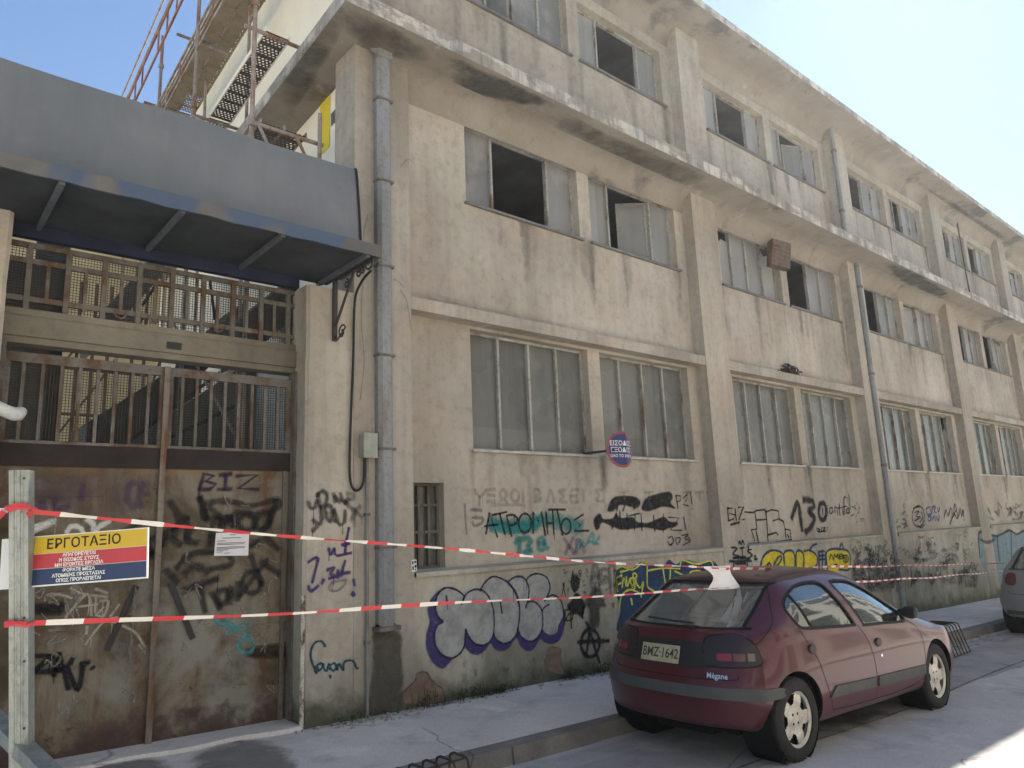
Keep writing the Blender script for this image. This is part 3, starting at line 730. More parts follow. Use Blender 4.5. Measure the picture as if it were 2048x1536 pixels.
s.build([K_BLK, K_BLKS], bld, 'two black painted figures')
s = Spray(y)
for st in ([(1680, 340), (1700, 170), (1735, 150), (1765, 330)], [(1685, 260), (1750, 250)], [(1840, 190), (1790, 180), (1765, 240), (1800, 300), (1840, 270), (1815, 250)], [(1870, 420), (1855, 150), (1900, 160), (1905, 400)]):
    s.stroke(W(k, y, *st), .05, 0)
s.build([K_GREY], bld, 'faded grey letters AG')
s = Spray(y)
s.stroke(eblk(k, y, (1676, 866), 86, 128), .045); s.stroke(W(k, y, (1638, 672), (1662, 726)), .045); s.stroke(W(k, y, (1672, 730), (1640, 975)), .035); s.stroke(W(k, y, (1668, 730), (1720, 920), (1765, 1050)), .04); s.stroke(W(k, y, (1560, 858), (1680, 848), (1850, 846)), .045)
s.build([K_BLK], bld, 'black circled letter A')
# first bay, recessed wall
k = K(900, 940, .27344); y = WY; s = Spray(y)
s.stroke(W(k, y, (300, 375), (420, 415), (560, 395), (700, 360), (860, 395), (950, 420)), .14, 0)
s.stroke(W(k, y, (310, 410), (500, 425), (640, 395)), .11, 0)
for st in ([(475, 535), (505, 495), (505, 605)], [(520, 505), (570, 500), (592, 530), (560, 555), (592, 590), (540, 605)], [(650, 538), (682, 536)], [(710, 570), (714, 574)]): s.stroke(W(k, y, *st), .055, 0)
s.stroke(eblk(k, y, (666, 540), 28, 44), .045, 0)
s.build([K_TEAL], bld, 'teal spray with the numbers 13')
s = Spray(y)
for st in ([(262, 468), (288, 310), (300, 350), (345, 490)], [(250, 412), (350, 398)], [(305, 330), (415, 306)], [(362, 320), (400, 470)], [(412, 335), (448, 487)], [(412, 332), (465, 330), (492, 362), (470, 400), (430, 405)],
           [(606, 465), (606, 305), (645, 380), (665, 300), (695, 480)], [(700, 312), (712, 468)], [(748, 300), (758, 470)], [(706, 392), (755, 386)], [(716, 290), (842, 289)], [(780, 290), (820, 478)], [(972, 324), (905, 368), (952, 402), (905, 446), (1012, 444)]):
    s.stroke(W(k, y, *st), .024, 0, len(st) > 3 and st[0] not in ((606, 465), (972, 324), (262, 468)))
s.stroke(eblk(k, y, (545, 388), 46, 70), .024); s.stroke(eblk(k, y, (846, 412), 34, 56), .024)
s.build([K_BLK], bld, 'black Greek letters over teal spray')
s = Spray(y)
s.fill(W(k, y, (1150, 295), (1180, 215), (1240, 190), (1350, 195), (1392, 235), (1362, 278), (1250, 255), (1190, 302)), 0, .03)
s.fill(W(k, y, (1400, 282), (1430, 210), (1500, 180), (1600, 158), (1628, 200), (1612, 240), (1645, 282), (1560, 268), (1450, 302)), 0, .03)
s.fill(W(k, y, (1062, 432), (1050, 360), (1095, 318), (1120, 358), (1190, 352), (1215, 310), (1242, 350), (1330, 345), (1370, 380), (1450, 385), (1560, 343), (1602, 375), (1662, 383), (1650, 412), (1590, 428), (1550, 442), (1420, 420), (1260, 437), (1180, 410), (1112, 385), (1087, 430)), 0, .025)
for st in ([(1240, 300), (1247, 430)], [(1292, 318), (1300, 440)], [(1352, 320), (1347, 440)], [(1395, 315), (1402, 445)], [(1485, 330), (1497, 450)], [(1560, 320), (1556, 460)], [(1305, 335), (1382, 318)], [(1650, 185), (1664, 278)], [(1650, 186), (1682, 190), (1684, 222), (1656, 236)], [(1732, 178), (1700, 208), (1724, 222), (1702, 252), (1740, 262)], [(1756, 160), (1766, 250)], [(1770, 284), (1771, 288)], [(1592, 345), (1672, 350), (1610, 438), (1692, 442)], [(1705, 343), (1722, 436)], [(1215, 300), (1222, 270)], [(1260, 300), (1275, 262)], [(1340, 290), (1352, 270)], [(1180, 430), (1186, 395)]):
    s.stroke(W(k, y, *st), .02, 0, False)
for st in ([(1590, 500), (1618, 486), (1632, 525), (1604, 545), (1588, 520)], [(1600, 550), (1618, 548)], [(1645, 500), (1660, 545), (1682, 500), (1650, 495)], [(1690, 480), (1740, 470), (1712, 500), (1752, 520), (1700, 548)], [(1735, 490), (1752, 505), (1748, 530)]): s.stroke(W(k, y, *st), .016, 0)
s.build([K_BLK], bld, 'black crossed out slogan')
s = Spray(y)
for st in ([(835, 505), (905, 605)], [(898, 500), (840, 612)], [(925, 610), (925, 520), (950, 520), (945, 560), (925, 565)], [(985, 600), (960, 540)]): s.stroke(W(k, y, *st), .05, 0)
for st in ([(930, 570), (960, 520), (990, 550), (1040, 465), (1050, 540), (1092, 488)], [(1010, 520), (1085, 540)]): s.stroke(W(k, y, *st), .035, 1)
s.stroke(W(k, y, (105, 250), (118, 470)), .02, 2); s.stroke(W(k, y, (150, 290), (230, 295)), .03, 2); s.stroke(W(k, y, (160, 350), (230, 350), (235, 380), (180, 410), (160, 380)), .03, 2)
s.build([K_PURS, K_TEALL, K_GREY], bld, 'small brown and turquoise tag')
s = Spray(y); gx = 180
for ch in (([(0, 0), (35, 50), (80, 5)], [(35, 50), (30, 110)]), ([(0, 0), (60, 0)], [(5, 40), (55, 40)], [(0, 85), (65, 85)]), ([(0, 90), (20, 70), (5, 30), (30, 0), (55, 30), (40, 70), (60, 90)],), (ell((30, 45), 28, 42),), ([(0, 0), (2, 90)],), ([(0, 90), (0, 0), (40, 20), (5, 45), (45, 65), (0, 90)],), ([(0, 90), (25, 0), (50, 90)],), ([(50, 0), (0, 10), (30, 45), (0, 85), (55, 88)],), ([(55, 0), (0, 5), (0, 90), (55, 85)], [(0, 45), (40, 45)]), ([(0, 0), (2, 85)],), ([(50, 0), (0, 5), (30, 40), (0, 80), (55, 82)],)):
    for st in ch: s.stroke(W(k, y, *[(gx+a, 145+c) for a, c in st]), .035, 0)
    gx += 88
for a in (1240, 1420, 1700, 1790, 1870): s.stroke(W(k, y, (a, 165), (a+60, 160)), .035); s.stroke(W(k, y, (a+30, 165), (a+32, 220)), .035)
s.stroke(W(k, y, (300, 258), (480, 255), (540, 262)), .03)
s.build([K_GRN], bld, 'faded green slogan')
# navy and yellow piece by the car
y = .006; s = Spray(y)
s.fill(W(k, y, (1205, 760), (1215, 728), (1262, 700), (1330, 722), (1395, 672), (1440, 690), (1552, 706), (1600, 655), (1650, 690), (1722, 655), (1830, 685), (1908, 662), (1965, 720), (1960, 900), (1900, 1100), (1600, 1200), (1240, 1200), (1245, 1020), (1215, 900)), 0, .02)
for st in ([(1205, 900), (1205, 760), (1250, 705), (1330, 730), (1390, 690), (1425, 668), (1440, 690), (1440, 820), (1450, 860), (1490, 885)], [(1445, 735), (1560, 718), (1680, 722)], [(1555, 720), (1575, 845)], [(1680, 700), (1700, 660), (1780, 685), (1830, 685), (1905, 665), (1925, 720)],
           [(1610, 730), (1605, 830)], [(1640, 740), (1700, 770), (1700, 810), (1650, 800)], [(1735, 790), (1760, 745), (1830, 740), (1850, 790)], [(1215, 800), (1222, 890)], [(1215, 790), (1255, 770)], [(1220, 840), (1250, 825)], [(1255, 860), (1268, 790), (1285, 850)], [(1285, 780), (1295, 850), (1312, 790)], [(1330, 860), (1315, 800), (1345, 790), (1350, 830), (1325, 845)], [(1345, 870), (1335, 760), (1362, 770), (1350, 810), (1385, 865)], [(1390, 860), (1410, 820), (1395, 920)],
           [(1235, 1010), (1250, 920), (1310, 875), (1380, 900), (1395, 930)], [(1320, 940), (1328, 985)], [(1240, 745), (1300, 730), (1290, 710)]):
    s.stroke(W(k, y, *st), .024, 1)
s.build([K_NAVY, K_YLINE], bld, 'navy piece with yellow outlines and the tag FAVOR')
# second bay
k = K(1440, 960, .2969); y = WY; s = Spray(y)
s2_ = Spray(0)
for st in ([(50, 190), (56, 275)], [(48, 190), (85, 190), (62, 225), (98, 235), (90, 262), (56, 275)], [(100, 195), (108, 272)], [(122, 186), (156, 180), (124, 270), (162, 265)], [(70, 302), (130, 284)]): s2_.stroke(W(k, 0, *st), .03, 0, False)
s2_.build([K_BLK], bld, 'black tag BIZ on the pilaster')
for st in ([(165, 215), (222, 220), (245, 205), (302, 200), (312, 265), (245, 270)], [(235, 225), (248, 330), (210, 335), (232, 410)], [(240, 340), (258, 422)], [(308, 205), (322, 410)], [(312, 215), (345, 200), (392, 208), (396, 262), (355, 275)], [(398, 264), (426, 280), (436, 330), (470, 338), (476, 395)], [(322, 370), (376, 354), (390, 372)], [(436, 330), (442, 385)], [(452, 365), (462, 390)], [(190, 430), (330, 425), (480, 405)]):
    s.stroke(W(k, y, *st), .03, 0, False)
s.build([K_BLK], bld, 'black line drawing of stacked boxes')
s = Spray(y)
s.stroke(W(k, y, (482, 258), (522, 152), (540, 250), (552, 340)), .10, 0); s.stroke(W(k, y, (560, 132), (620, 142), (630, 182), (595, 212), (634, 252), (612, 318), (575, 352)), .11, 0); s.stroke(eblk(k, y, (690, 212), 26, 58), .09, 0); s.stroke(W(k, y, (690, 190), (690, 235)), .04, 0)
for st in ([(650, 318), (654, 345), (672, 335), (655, 325)], [(680, 318), (682, 345)], [(690, 322), (708, 320), (692, 345), (714, 342)], [(722, 318), (722, 335)], [(660, 352), (700, 345)], [(738, 192), (752, 185), (756, 215), (740, 226), (736, 198)], [(772, 222), (770, 186), (786, 190), (790, 235)], [(800, 160), (806, 240)], [(790, 190), (818, 184)], [(824, 195), (828, 235)], [(852, 122), (836, 114), (832, 150), (838, 235)], [(824, 182), (848, 176)], [(858, 186), (846, 215), (864, 222), (866, 186), (870, 224)], [(866, 100), (876, 200)], [(882, 238), (884, 242)], [(918, 280), (920, 284)]):
    s.stroke(W(k, y, *st), .026, 0)
s.build([K_BLK], bld, 'black number 13 and the word antifa')
# third bay
s = Spray(y)
s.stroke(eblk(k, y, (1335, 245), 42, 70), .035, 0)
for st in ([(1310, 220), (1340, 210), (1320, 245), (1350, 250), (1310, 275)], [(1355, 215), (1365, 250), (1345, 285)], [(1300, 190), (1345, 180)], [(1330, 300), (1350, 322), (1375, 300)]): s.stroke(W(k, y, *st), .03, 0)
for st in ([(1415, 180), (1388, 195), (1395, 232), (1420, 225), (1412, 195)], [(1425, 225), (1430, 185), (1450, 180), (1440, 205), (1455, 222)], [(1462, 185), (1470, 215), (1478, 185)], [(1400, 250), (1420, 245), (1412, 275), (1400, 270)], [(1425, 272), (1440, 245), (1450, 275)], [(1455, 245), (1470, 275), (1475, 235)]): s.stroke(W(k, y, *st), .04, 1)
for st in ([(1508, 255), (1520, 200), (1535, 242), (1552, 188), (1562, 245), (1545, 300)], [(1570, 240), (1580, 160), (1600, 260), (1575, 230)], [(1605, 250), (1615, 190), (1625, 245), (1636, 200), (1640, 250)], [(1590, 200), (1560, 260)], [(1630, 205), (1632, 215)], [(1640, 265), (1642, 275)]): s.stroke(W(k, y, *st), .035, 0)
s.build([K_BLK, K_BLUE], bld, 'row of small black and blue tags')
# plinth of the second and third bays
y = .006; s = Spray(y)
s.fill(W(k, y, (268, 700), (272, 590), (290, 520), (330, 480), (380, 478), (425, 505), (440, 600), (445, 700)), 0, .02)
s.fill(W(k, y, (430, 700), (430, 490), (480, 478), (500, 500), (500, 700)), 0, .02); s.fill(W(k, y, (510, 700), (512, 490), (545, 482), (560, 500), (560, 700)), 0, .02)
s.fill(W(k, y, (560, 700), (560, 480), (600, 476), (645, 510), (648, 570), (610, 620), (600, 700)), 0, .02)
s.fill(W(k, y, (720, 478), (830, 470), (868, 500), (866, 600), (790, 605), (780, 640), (740, 640), (722, 560)), 0, .02)
for st in ([(268, 610), (285, 525), (330, 480), (380, 476), (425, 505), (435, 600)], [(430, 560), (430, 490), (480, 476), (502, 520), (500, 600)], [(512, 600), (512, 488), (545, 480), (562, 520), (560, 600)], [(562, 480), (605, 475), (648, 512), (648, 572), (605, 615)], [(720, 600), (720, 478), (830, 468), (870, 500), (868, 600), (800, 602)], [(360, 570), (395, 515), (412, 530), (380, 580), (360, 570)], [(300, 590), (330, 560), (345, 590)], [(600, 470), (625, 440), (650, 430)], [(800, 470), (815, 430), (830, 465)],
           [(660, 485), (705, 485), (705, 580)], [(662, 510), (700, 508)], [(664, 535), (702, 533)], [(662, 485), (665, 600)], [(685, 485), (688, 600)]): s.stroke(W(k, y, *st), .04, 1)
for st in ([(735, 540), (742, 500), (760, 540)], [(765, 535), (765, 500), (778, 520), (788, 498), (790, 530)], [(800, 500), (798, 530), (812, 528)], [(798, 515), (810, 514)], [(805, 500), (812, 498)], [(818, 530), (822, 500), (832, 528)], [(765, 570), (785, 568)]): s.stroke(W(k, y, *st), .026, 2)
s.stroke(eblk(k, y, (842, 530), 18, 24), .026, 2); s.stroke(eblk(k, y, (842, 530), 7, 10), .022, 2)
s.build([K_YEL, K_NAVY, K_BLK], bld, 'yellow block letters with navy outline')
y0_ = y; y = 0; s = Spray(-.001)
for st in ([(75, 455), (112, 460), (85, 500), (128, 512), (95, 525)], [(130, 460), (160, 455)], [(145, 460), (150, 515), (130, 520), (170, 515)], [(210, 465), (185, 480), (215, 505), (190, 525)], [(230, 512), (240, 510), (232, 535), (250, 530)], [(60, 548), (210, 545)], [(85, 525), (200, 530)], [(125, 430), (130, 412), (140, 435), (150, 408), (160, 435)], [(90, 560), (88, 600)], [(180, 560), (182, 600)], [(100, 565), (170, 562)]): s.stroke(W(k, y, *st), .03, 0)
s.build([K_BLK], bld, 'black crown tag on the pilaster foot')
y = y0_
s = Spray(-.001); rr = random.Random(5)
def scrib(x0, x1, y0, y1, n, mi, wd):
    for _ in range(n):
        cx, cy = rr.uniform(x0, x1), rr.uniform(y0, y1); pts = []
        for q in range(rr.randint(3, 6)): pts.append((cx+rr.uniform(-22, 22), cy+rr.uniform(-30, 30)))
        s.stroke(W(k, y, *pts), wd, mi)
scrib(880, 1170, 430, 600, 60, 1, .028); scrib(880, 1170, 580, 740, 60, 1, .04); scrib(1150, 1260, 440, 640, 16, 1, .03); scrib(1290, 1420, 430, 520, 10, 1, .022)
for st in ([(975, 530), (950, 540), (950, 580), (975, 585), (975, 560)], [(1000, 530), (995, 590)], [(1000, 535), (1020, 560), (1002, 560)], [(1040, 530), (1025, 590)], [(1075, 520), (1078, 590)], [(1062, 550), (1098, 546)]): s.stroke(W(k, y, *st), .035, 0)
for st in ([(1300, 400), (1292, 470), (1330, 480), (1340, 420)], [(1350, 400), (1345, 480), (1370, 470)], [(1412, 480), (1430, 500), (1418, 530), (1442, 490), (1450, 530)], [(1470, 460), (1455, 500), (1482, 520), (1490, 480)], [(1500, 490), (1492, 525)], [(1540, 420), (1565, 360), (1560, 410)], [(1580, 355), (1585, 410), (1575, 380), (1605, 370)], [(1620, 410), (1615, 355), (1640, 352)], [(1615, 382), (1635, 380)]): s.stroke(W(k, y, *st), .025, 1)
for q in range(46):
    a = rr.uniform(880, 1700); s.stroke(W(k, y, (a, rr.uniform(560, 640)), (a+rr.uniform(-8, 8), rr.uniform(650, 760))), .05, 1)
s.build([K_BLK, K_GREY], bld, 'tangle of black scribbled tags')
s = Spray(y)
s.fill(W(k, y, (1740, 380), (1760, 350), (1850, 375), (1900, 360), (1950, 340), (2000, 365), (2060, 340), (2300, 350), (2320, 640), (2000, 690), (1840, 660), (1760, 560)), 0, .05)
for st in ([(1750, 520), (1740, 380), (1762, 350), (1850, 378), (1905, 360), (1950, 338), (2000, 365), (2060, 338), (2150, 360)], [(1865, 380), (1880, 540)], [(1960, 350), (1962, 540)], [(2050, 350), (2060, 560)], [(1750, 400), (1800, 420), (1850, 400)]): s.stroke(W(k, y, *st), .06, 1)
s.build([K_PALE, K_BLKS], bld, 'pale blue piece with dark scalloped edge')

y = WY; s = Spray(y)
scrib(1180, 1260, 180, 330, 7, 0, .03); scrib(1690, 1740, 150, 280, 8, 0, .03); scrib(890, 960, 150, 330, 5, 0, .02); scrib(1800, 2040, 170, 270, 14, 0, .045)
s.build([K_GREY], bld, 'small faded grey tags on the upper wall')
y = .006; s = Spray(y)
scrib(1300, 1700, 400, 560, 34, 0, .028); scrib(1290, 1720, 520, 700, 40, 1, .06)
s.build([K_GREY, K_GREY], bld, 'faded tags low on the third bay')
k = K(820, 1100, .21484); s = Spray(y)
scrib(1440, 1640, 180, 420, 22, 0, .014); scrib(1640, 1960, 200, 520, 16, 0, .02); scrib(300, 1300, 1000, 1180, 8, 1, .03)
s.build([K_GREY, K_GRN], bld, 'thin scratched tags around the black figures')
def soffit_stain(pts, z, label, mat):
    P = []
    for p in pts:
        r = B0*((p[0]-1024)/FPX)+B1*(-(p[1]-768)/FPX)+B2; t_ = (z-CAM.z)/r.z; q = CAM+r*t_; P.append((q.x, max(-.545, q.y), 0))
    P = spline(P, 5, True); n = len(P); cx = sum(p.x for p in P)/n; cy_ = sum(p.y for p in P)/n
    b = MB(); v = [(cx, cy_, z)]; al = [1.0]
    for s_, a in ((.4, 1), (.75, .8), (1.1, 0)):
        for p in P: v.append((cx+(p.x-cx)*s_, max(-.548, cy_+(p.y-cy_)*s_), z)); al.append(a)
    f = [(0, 1+i, 1+(i+1) % n) for i in range(n)]
    for k_ in (0, 1): f += [(1+k_*n+i, 1+(k_+1)*n+i, 1+(k_+1)*n+(i+1) % n, 1+k_*n+(i+1) % n) for i in range(n)]
    b.add(v, f, 0, al); o = b.build('mildew_stain', mat, bld, fix=False, alpha=True); o['label'] = label
MILD = paint('mildew', (.06, .062, .064), .5, .8, .62, 3, 4, 2.8); MILD2 = paint('mildew_soft', (.09, .085, .075), .5, 1.2, .55, 2.5, 3.5, 2.6)
soffit_stain([(905, 118), (985, 150), (1075, 190), (1110, 215), (1020, 205), (940, 190), (905, 165)], 6.896, 'black mildew patch under the cornice of the first bay', MILD)
soffit_stain([(1130, 230), (1240, 280), (1400, 350), (1380, 375), (1230, 320), (1120, 270)], 6.895, 'grey grime under the cornice of the first bay', MILD2)
soffit_stain([(700, 20), (790, 60), (860, 110), (800, 120), (720, 90), (690, 50)], 6.895, 'grey grime under the cornice corner', MILD2)
soffit_stain([(1770, 525), (1830, 545), (1895, 585), (1880, 596), (1800, 560)], 6.895, 'dark grime under the cornice of the third bay', MILD)
soffit_stain([(1840, 370), (1900, 400), (1960, 440), (2020, 480), (1980, 480), (1900, 440), (1850, 400)], 9.975, 'black mildew under the eaves far along', MILD)
soffit_stain([(560, 180), (600, 110), (660, 40), (680, 60), (640, 140), (590, 210)], 6.895, 'grey grime under the side cornice', MILD2)
# ================================================================== GATE
def pier(x0, x1, zt, label):
    b = MB(); c = .03
    n = 16
    ring = [(x0+c, 0), (x1, 0), (x1, .34), (x0, .34), (x0, c)] if x0 > 1 else [(x0, 0), (x1-c, 0), (x1, c), (x1, .34), (x0, .34)]
    v = []; zs = [-.6+(zt+.6)*i/n for i in range(n+1)]
    for i, z_ in enumerate(zs):
        for a, c_ in ring: v.append((a+.004*math.sin(i*2.1+a), c_+.0025+.0025*math.sin(i*1.3), z_))
    m_ = len(ring)
    b.add(v, [(i*m_+j, i*m_+(j+1) % m_, (i+1)*m_+(j+1) % m_, (i+1)*m_+j) for i in range(n) for j in range(m_)]+[tuple(n*m_+j for j in range(m_))])
    o = b.build('gate_pier', P_PIER, None); tag(o, label, 'gate pier', 'plastered piers at the sides of the gate'); return o
pr = pier(3.03, 3.533, 4.02, 'plastered gate pier covered in tags between the rusty gate and the building corner')
pier(.02, .60, 4.16, 'plastered gate pier at the left edge of the picture, its top crumbling')
b = MB(); b.bar((3.02, -.012, -.12), (3.02, -.012, 1.05), .035, .02); o = b.build('corner_guard', rusty('corner_guard_paint', (.55, .52, .45), (.12, .07, .04), .5, 12), pr); 
s = Spray(0); k = K(560, 940, .3125); y = 0
for st in ([(180, 205), (195, 245), (225, 235), (232, 195)], [(240, 150), (265, 300), (255, 345)], [(232, 165), (275, 135), (300, 165), (290, 215), (258, 240)], [(300, 290), (285, 250), (310, 225), (332, 260), (318, 330), (295, 300)], [(340, 150), (352, 205)], [(352, 170), (385, 205)], [(350, 330), (345, 250), (375, 345), (410, 330), (415, 260)], [(385, 150), (398, 190), (430, 220)], [(440, 180), (410, 210)], [(205, 320), (240, 350), (205, 390)]):
    s.stroke(W(k, y, *st), .035, 0)
for st in ([(425, 150), (470, 160), (450, 200)], [(440, 230), (520, 300)], [(510, 230), (450, 320)], [(470, 250), (472, 360)]): s.stroke(W(k, y, *st), .035, 1)
s.build([K_BLKS, K_GREY], pr, 'black scrawl high on the pier')
s = Spray(0)
for st in ([(440, 370), (420, 480), (415, 540)], [(395, 480), (445, 470)], [(360, 550), (455, 530)], [(310, 500), (325, 540), (345, 500), (350, 540)], [(180, 590), (240, 565), (205, 720)], [(180, 740), (195, 775), (245, 740)], [(265, 730), (280, 700)], [(300, 640), (345, 625), (320, 665), (350, 680), (310, 695)], [(370, 640), (365, 690)], [(385, 680), (415, 580)], [(395, 660), (445, 655)], [(470, 700), (475, 740)]): s.stroke(W(k, y, *st), .028, 0)
s.stroke(W(k, y, (420, 705), (330, 720), (315, 765), (370, 770), (420, 720)), .022, 1); s.fill(W(k, y, (460, 775), (475, 780), (480, 805), (462, 812), (450, 795)), 0, .01)
s.build([K_PUR, K_GREY], pr, 'purple tags in the middle of the pier')
s = Spray(0)
for st in ([(288, 1130), (265, 1097), (222, 1106), (196, 1160), (200, 1220), (232, 1300)], [(232, 1300), (228, 1260), (262, 1236), (270, 1262), (245, 1284), (240, 1262)], [(275, 1240), (285, 1280), (300, 1280), (310, 1240), (318, 1276)], [(320, 1250), (345, 1236), (360, 1262), (340, 1284), (322, 1268)], [(365, 1280), (375, 1240), (392, 1262), (405, 1280), (408, 1232), (440, 1218), (470, 1226), (485, 1262), (500, 1270)]): s.stroke(W(k, y, *st), .02, 0)
s.fill(W(k, y, (308, 1312), (320, 1318), (330, 1312), (320, 1338)), 0, .006)
s.build([K_LINK], pr, 'dark teal tag reading cavan low on the pier')

gate = thing('metal_gate', 'rusty graffiti covered double gate with barred mesh grilles below the canopy', 'gate', (1.85, .3, 0))
GY = .30
lw = MB()
# lintel beam and the barred transom above it
b = MB(); b.box(.60, 3.031, .26, .42, 3.165, 3.45); b.box(.60, 3.031, .235, .26, 3.22, 3.38); lint = b.build('lintel', LINT, gate)
b = MB(); b.box(1.82, 1.94, .222, .236, 3.255, 3.315); b.build('number_plate', simple('dark_plate', (.03, .035, .03), .6), lint)
b = MB()
for z_ in (4.0, 3.865, 3.545): b.box(.60, 3.03, GY, GY+.03, z_-.022, z_+.022)
vx = [.76+.1375*i for i in range(17)]
for i, x in enumerate(vx):
    if i % 2 == 0: b.box(x-.02, x+.02, GY-.012, GY+.026, 3.45, 4.0)
    else:
        b.box(x-.014, x+.014, GY+.004, GY+.022, 3.56 if i % 4 == 1 else 3.50, 3.85)
for x in (1.45, 1.72, 2.28):
    b.tube([(x-.05, GY, 3.55), (x-.03, GY, 3.50), (x, GY, 3.485), (x+.03, GY, 3.50), (x+.05, GY, 3.55)], .01, 6)
b.build('transom_grille', GATEM, gate)
MESHM = simple('wire_mesh', (.075, .07, .06), .7, .2, .3, .3, 9)
def wire(x0, x1, z0, z1, y, name, parent, pitch=.0235, r=.0042):
    b = MB(); nx = int((x1-x0)/pitch); nz = int((z1-z0)/pitch)
    for i in range(nx+1): x = x0+(x1-x0)*i/nx; b.box(x-r/2, x+r/2, y, y+r, z0, z1)
    for j in range(nz+1): z_ = z0+(z1-z0)*j/nz; b.box(x0, x1, y+.0045, y+.0045+r, z_-r/2, z_+r/2)
    return b.build(name, MESHM, parent, fix=False)
wire(.62, 3.02, 3.45, 4.0, GY+.05, 'transom_mesh', gate)
def leaf(x0, x1, label):
    b = MB(); b.box(x0, x1, GY+.01, GY+.03, -.10, 2.2)
    lf = b.build('gate_leaf', GATES, gate); lf['label'] = label
    b = MB(); b.box(x0, x1, GY-.012, GY+.04, 2.2, 2.385); b.build('cross_rail', GRAIL, lf)
    b = MB(); b.box(x0, x1, GY-.006, GY+.04, 3.02, 3.10); b.box(x0, x0+.045, GY-.004, GY+.04, 2.385, 3.02); b.box(x1-.045, x1, GY-.004, GY+.04, 2.385, 3.02); b.box(x0, x1, GY-.02, GY-.008, 2.375, 2.40)
    n = 8
    for i in range(1, n+1):
        x = x0+(x1-x0)*i/(n+1); b.box(x-.013, x+.013, GY+.005, GY+.03, 2.385, 3.02)
    b.build('grille', GATEM, lf)
    wire(x0+.04, x1-.04, 2.385, 3.03, GY+.045, 'mesh', lf)
    return lf
lfL = leaf(.655, 1.845, 'left gate leaf with whitish and black tags')
lfR = leaf(1.865, 3.005, 'right gate leaf with black tags and a paper notice')
b = MB(); b.box(1.825, 1.872, GY-.035, GY-.013, -.03, 3.1); b.build('meeting_stile', rusty('stile_paint', (.20, .175, .14), (.15, .075, .035), .6, 3, .75, (2, 2, .35)), gate)
for q_ in ((3.006, 3.03, .2, .36, -.1, 3.17), (.605, .65, .2, .36, -.1, 3.17), (2.94, 2.98, GY-.012, GY+.008, -.1, 2.2)):
    b = MB(); b.box(*q_); b.build('gate_frame', GATEM, gate)
b = MB(); n = 14
v = []
for i in range(n+1):
    x = 1.05+(3.02-1.05)*i/n; ye = -.02-.03*math.sin(i*1.1)+(.18 if i == 0 else 0)
    v += [(x, ye, gz(x)-.01), (x, ye+.012, gz(x)+.03), (x, .5, gz(x)+.045)]
b.add(v, [(3*i+j, 3*i+3+j, 3*i+4+j, 3*i+1+j) for i in range(n) for j in (0, 1)])
o = b.build('threshold', PAVE, None); o['kind'] = 'structure'
# diagonal flat bars bolted to the leaves, lock, chain
k = K(0, 900, .414)
for lf, p, q in ((lfL, (660, 655), (515, 970)), (lfR, (825, 640), (932, 912))):
    (ax, az), (bx_, bz_) = [F(c, GY-.01) for c in k(p, q)]
    b = MB(); b.bar((ax, GY-.01, az), (bx_, GY-.01, bz_), .045, .012, up=(0, 1, 0)); b.build('brace_bar', IRON, lf)
(ax, az), (bx_, bz_) = [F(c, GY-.03) for c in k((1428, 370), (1455, 485))]
b = MB(); b.box(ax, bx_, GY-.05, GY+.0, bz_, az); b.build('lock_case', IRON, lfR)
b = MB(); b.box(bx_-.006, bx_+.004, GY-.056, GY-.046, bz_-.01, az+.01); b.build('lock_edge', WHITE, lfR)
(cx, cz0), (_, cz1) = [F(c, GY-.04) for c in k((655, 670), (630, 1120))]
b = MB(); n = 46
for i in range(n):
    z_ = cz0+(cz1-cz0)*i/(n-1); x = cx-.02*(i/n)+.006*math.sin(i*.8); rv = Vector((1, 0, 0)) if i % 2 else Vector((.2, 1, 0)).normalized()
    b.tube([Vector((x, GY-.035, z_))+rv*.007*math.cos(a)+Vector((0, 0, .0135*math.sin(a))) for a in [j*math.pi/4 for j in range(8)]], .0026, 5, closed=True)
ch = b.build('steel_chain', simple('chain_steel', (.22, .21, .2), .45, .6, .4, .3, 20)); tag(ch, 'steel chain hanging from the left gate leaf', 'chain')
# paper notice on the right leaf
k0 = K(0, 0, 1)
q = [F(p, GY-.004) for p in [(431, 1066), (497, 1064), (495, 1111), (427, 1112)]]
b = MB(); b.add([(x, GY-.018-.004*(i in (1, 2)), z_) for i, (x, z_) in enumerate(q)]+[(x, GY-.015, z_) for x, z_ in q], [(0, 1, 2, 3), (4, 5, 6, 7), (0, 4, 5, 1), (1, 5, 6, 2), (2, 6, 7, 3), (3, 7, 4, 0)])
nt_ = b.build('paper_notice', WHITE); tag(nt_, 'white printed notice taped to the right gate leaf', 'notice')
b = MB(); x0_, x1_ = q[0][0], q[1][0]; zt = q[0][1]; H_ = q[0][1]-q[3][1]
for fz, fa, fb in ((.10, .42, .6), (.24, .2, .75), (.36, .06, .3), (.46, .06, .92), (.52, .06, .88), (.64, .06, .92), (.70, .06, .9), (.76, .06, .4), (.84, .06, .25), (.9, .3, .45)):
    b.box(x0_+(x1_-x0_)*fa-.012*fz, x0_+(x1_-x0_)*fb-.012*fz, GY-.0245, GY-.0225, zt-H_*fz-.0025, zt-H_*fz+.0025)
b.build('printed_lines', simple('print_grey', (.12, .12, .13), .8), nt_, world=True)
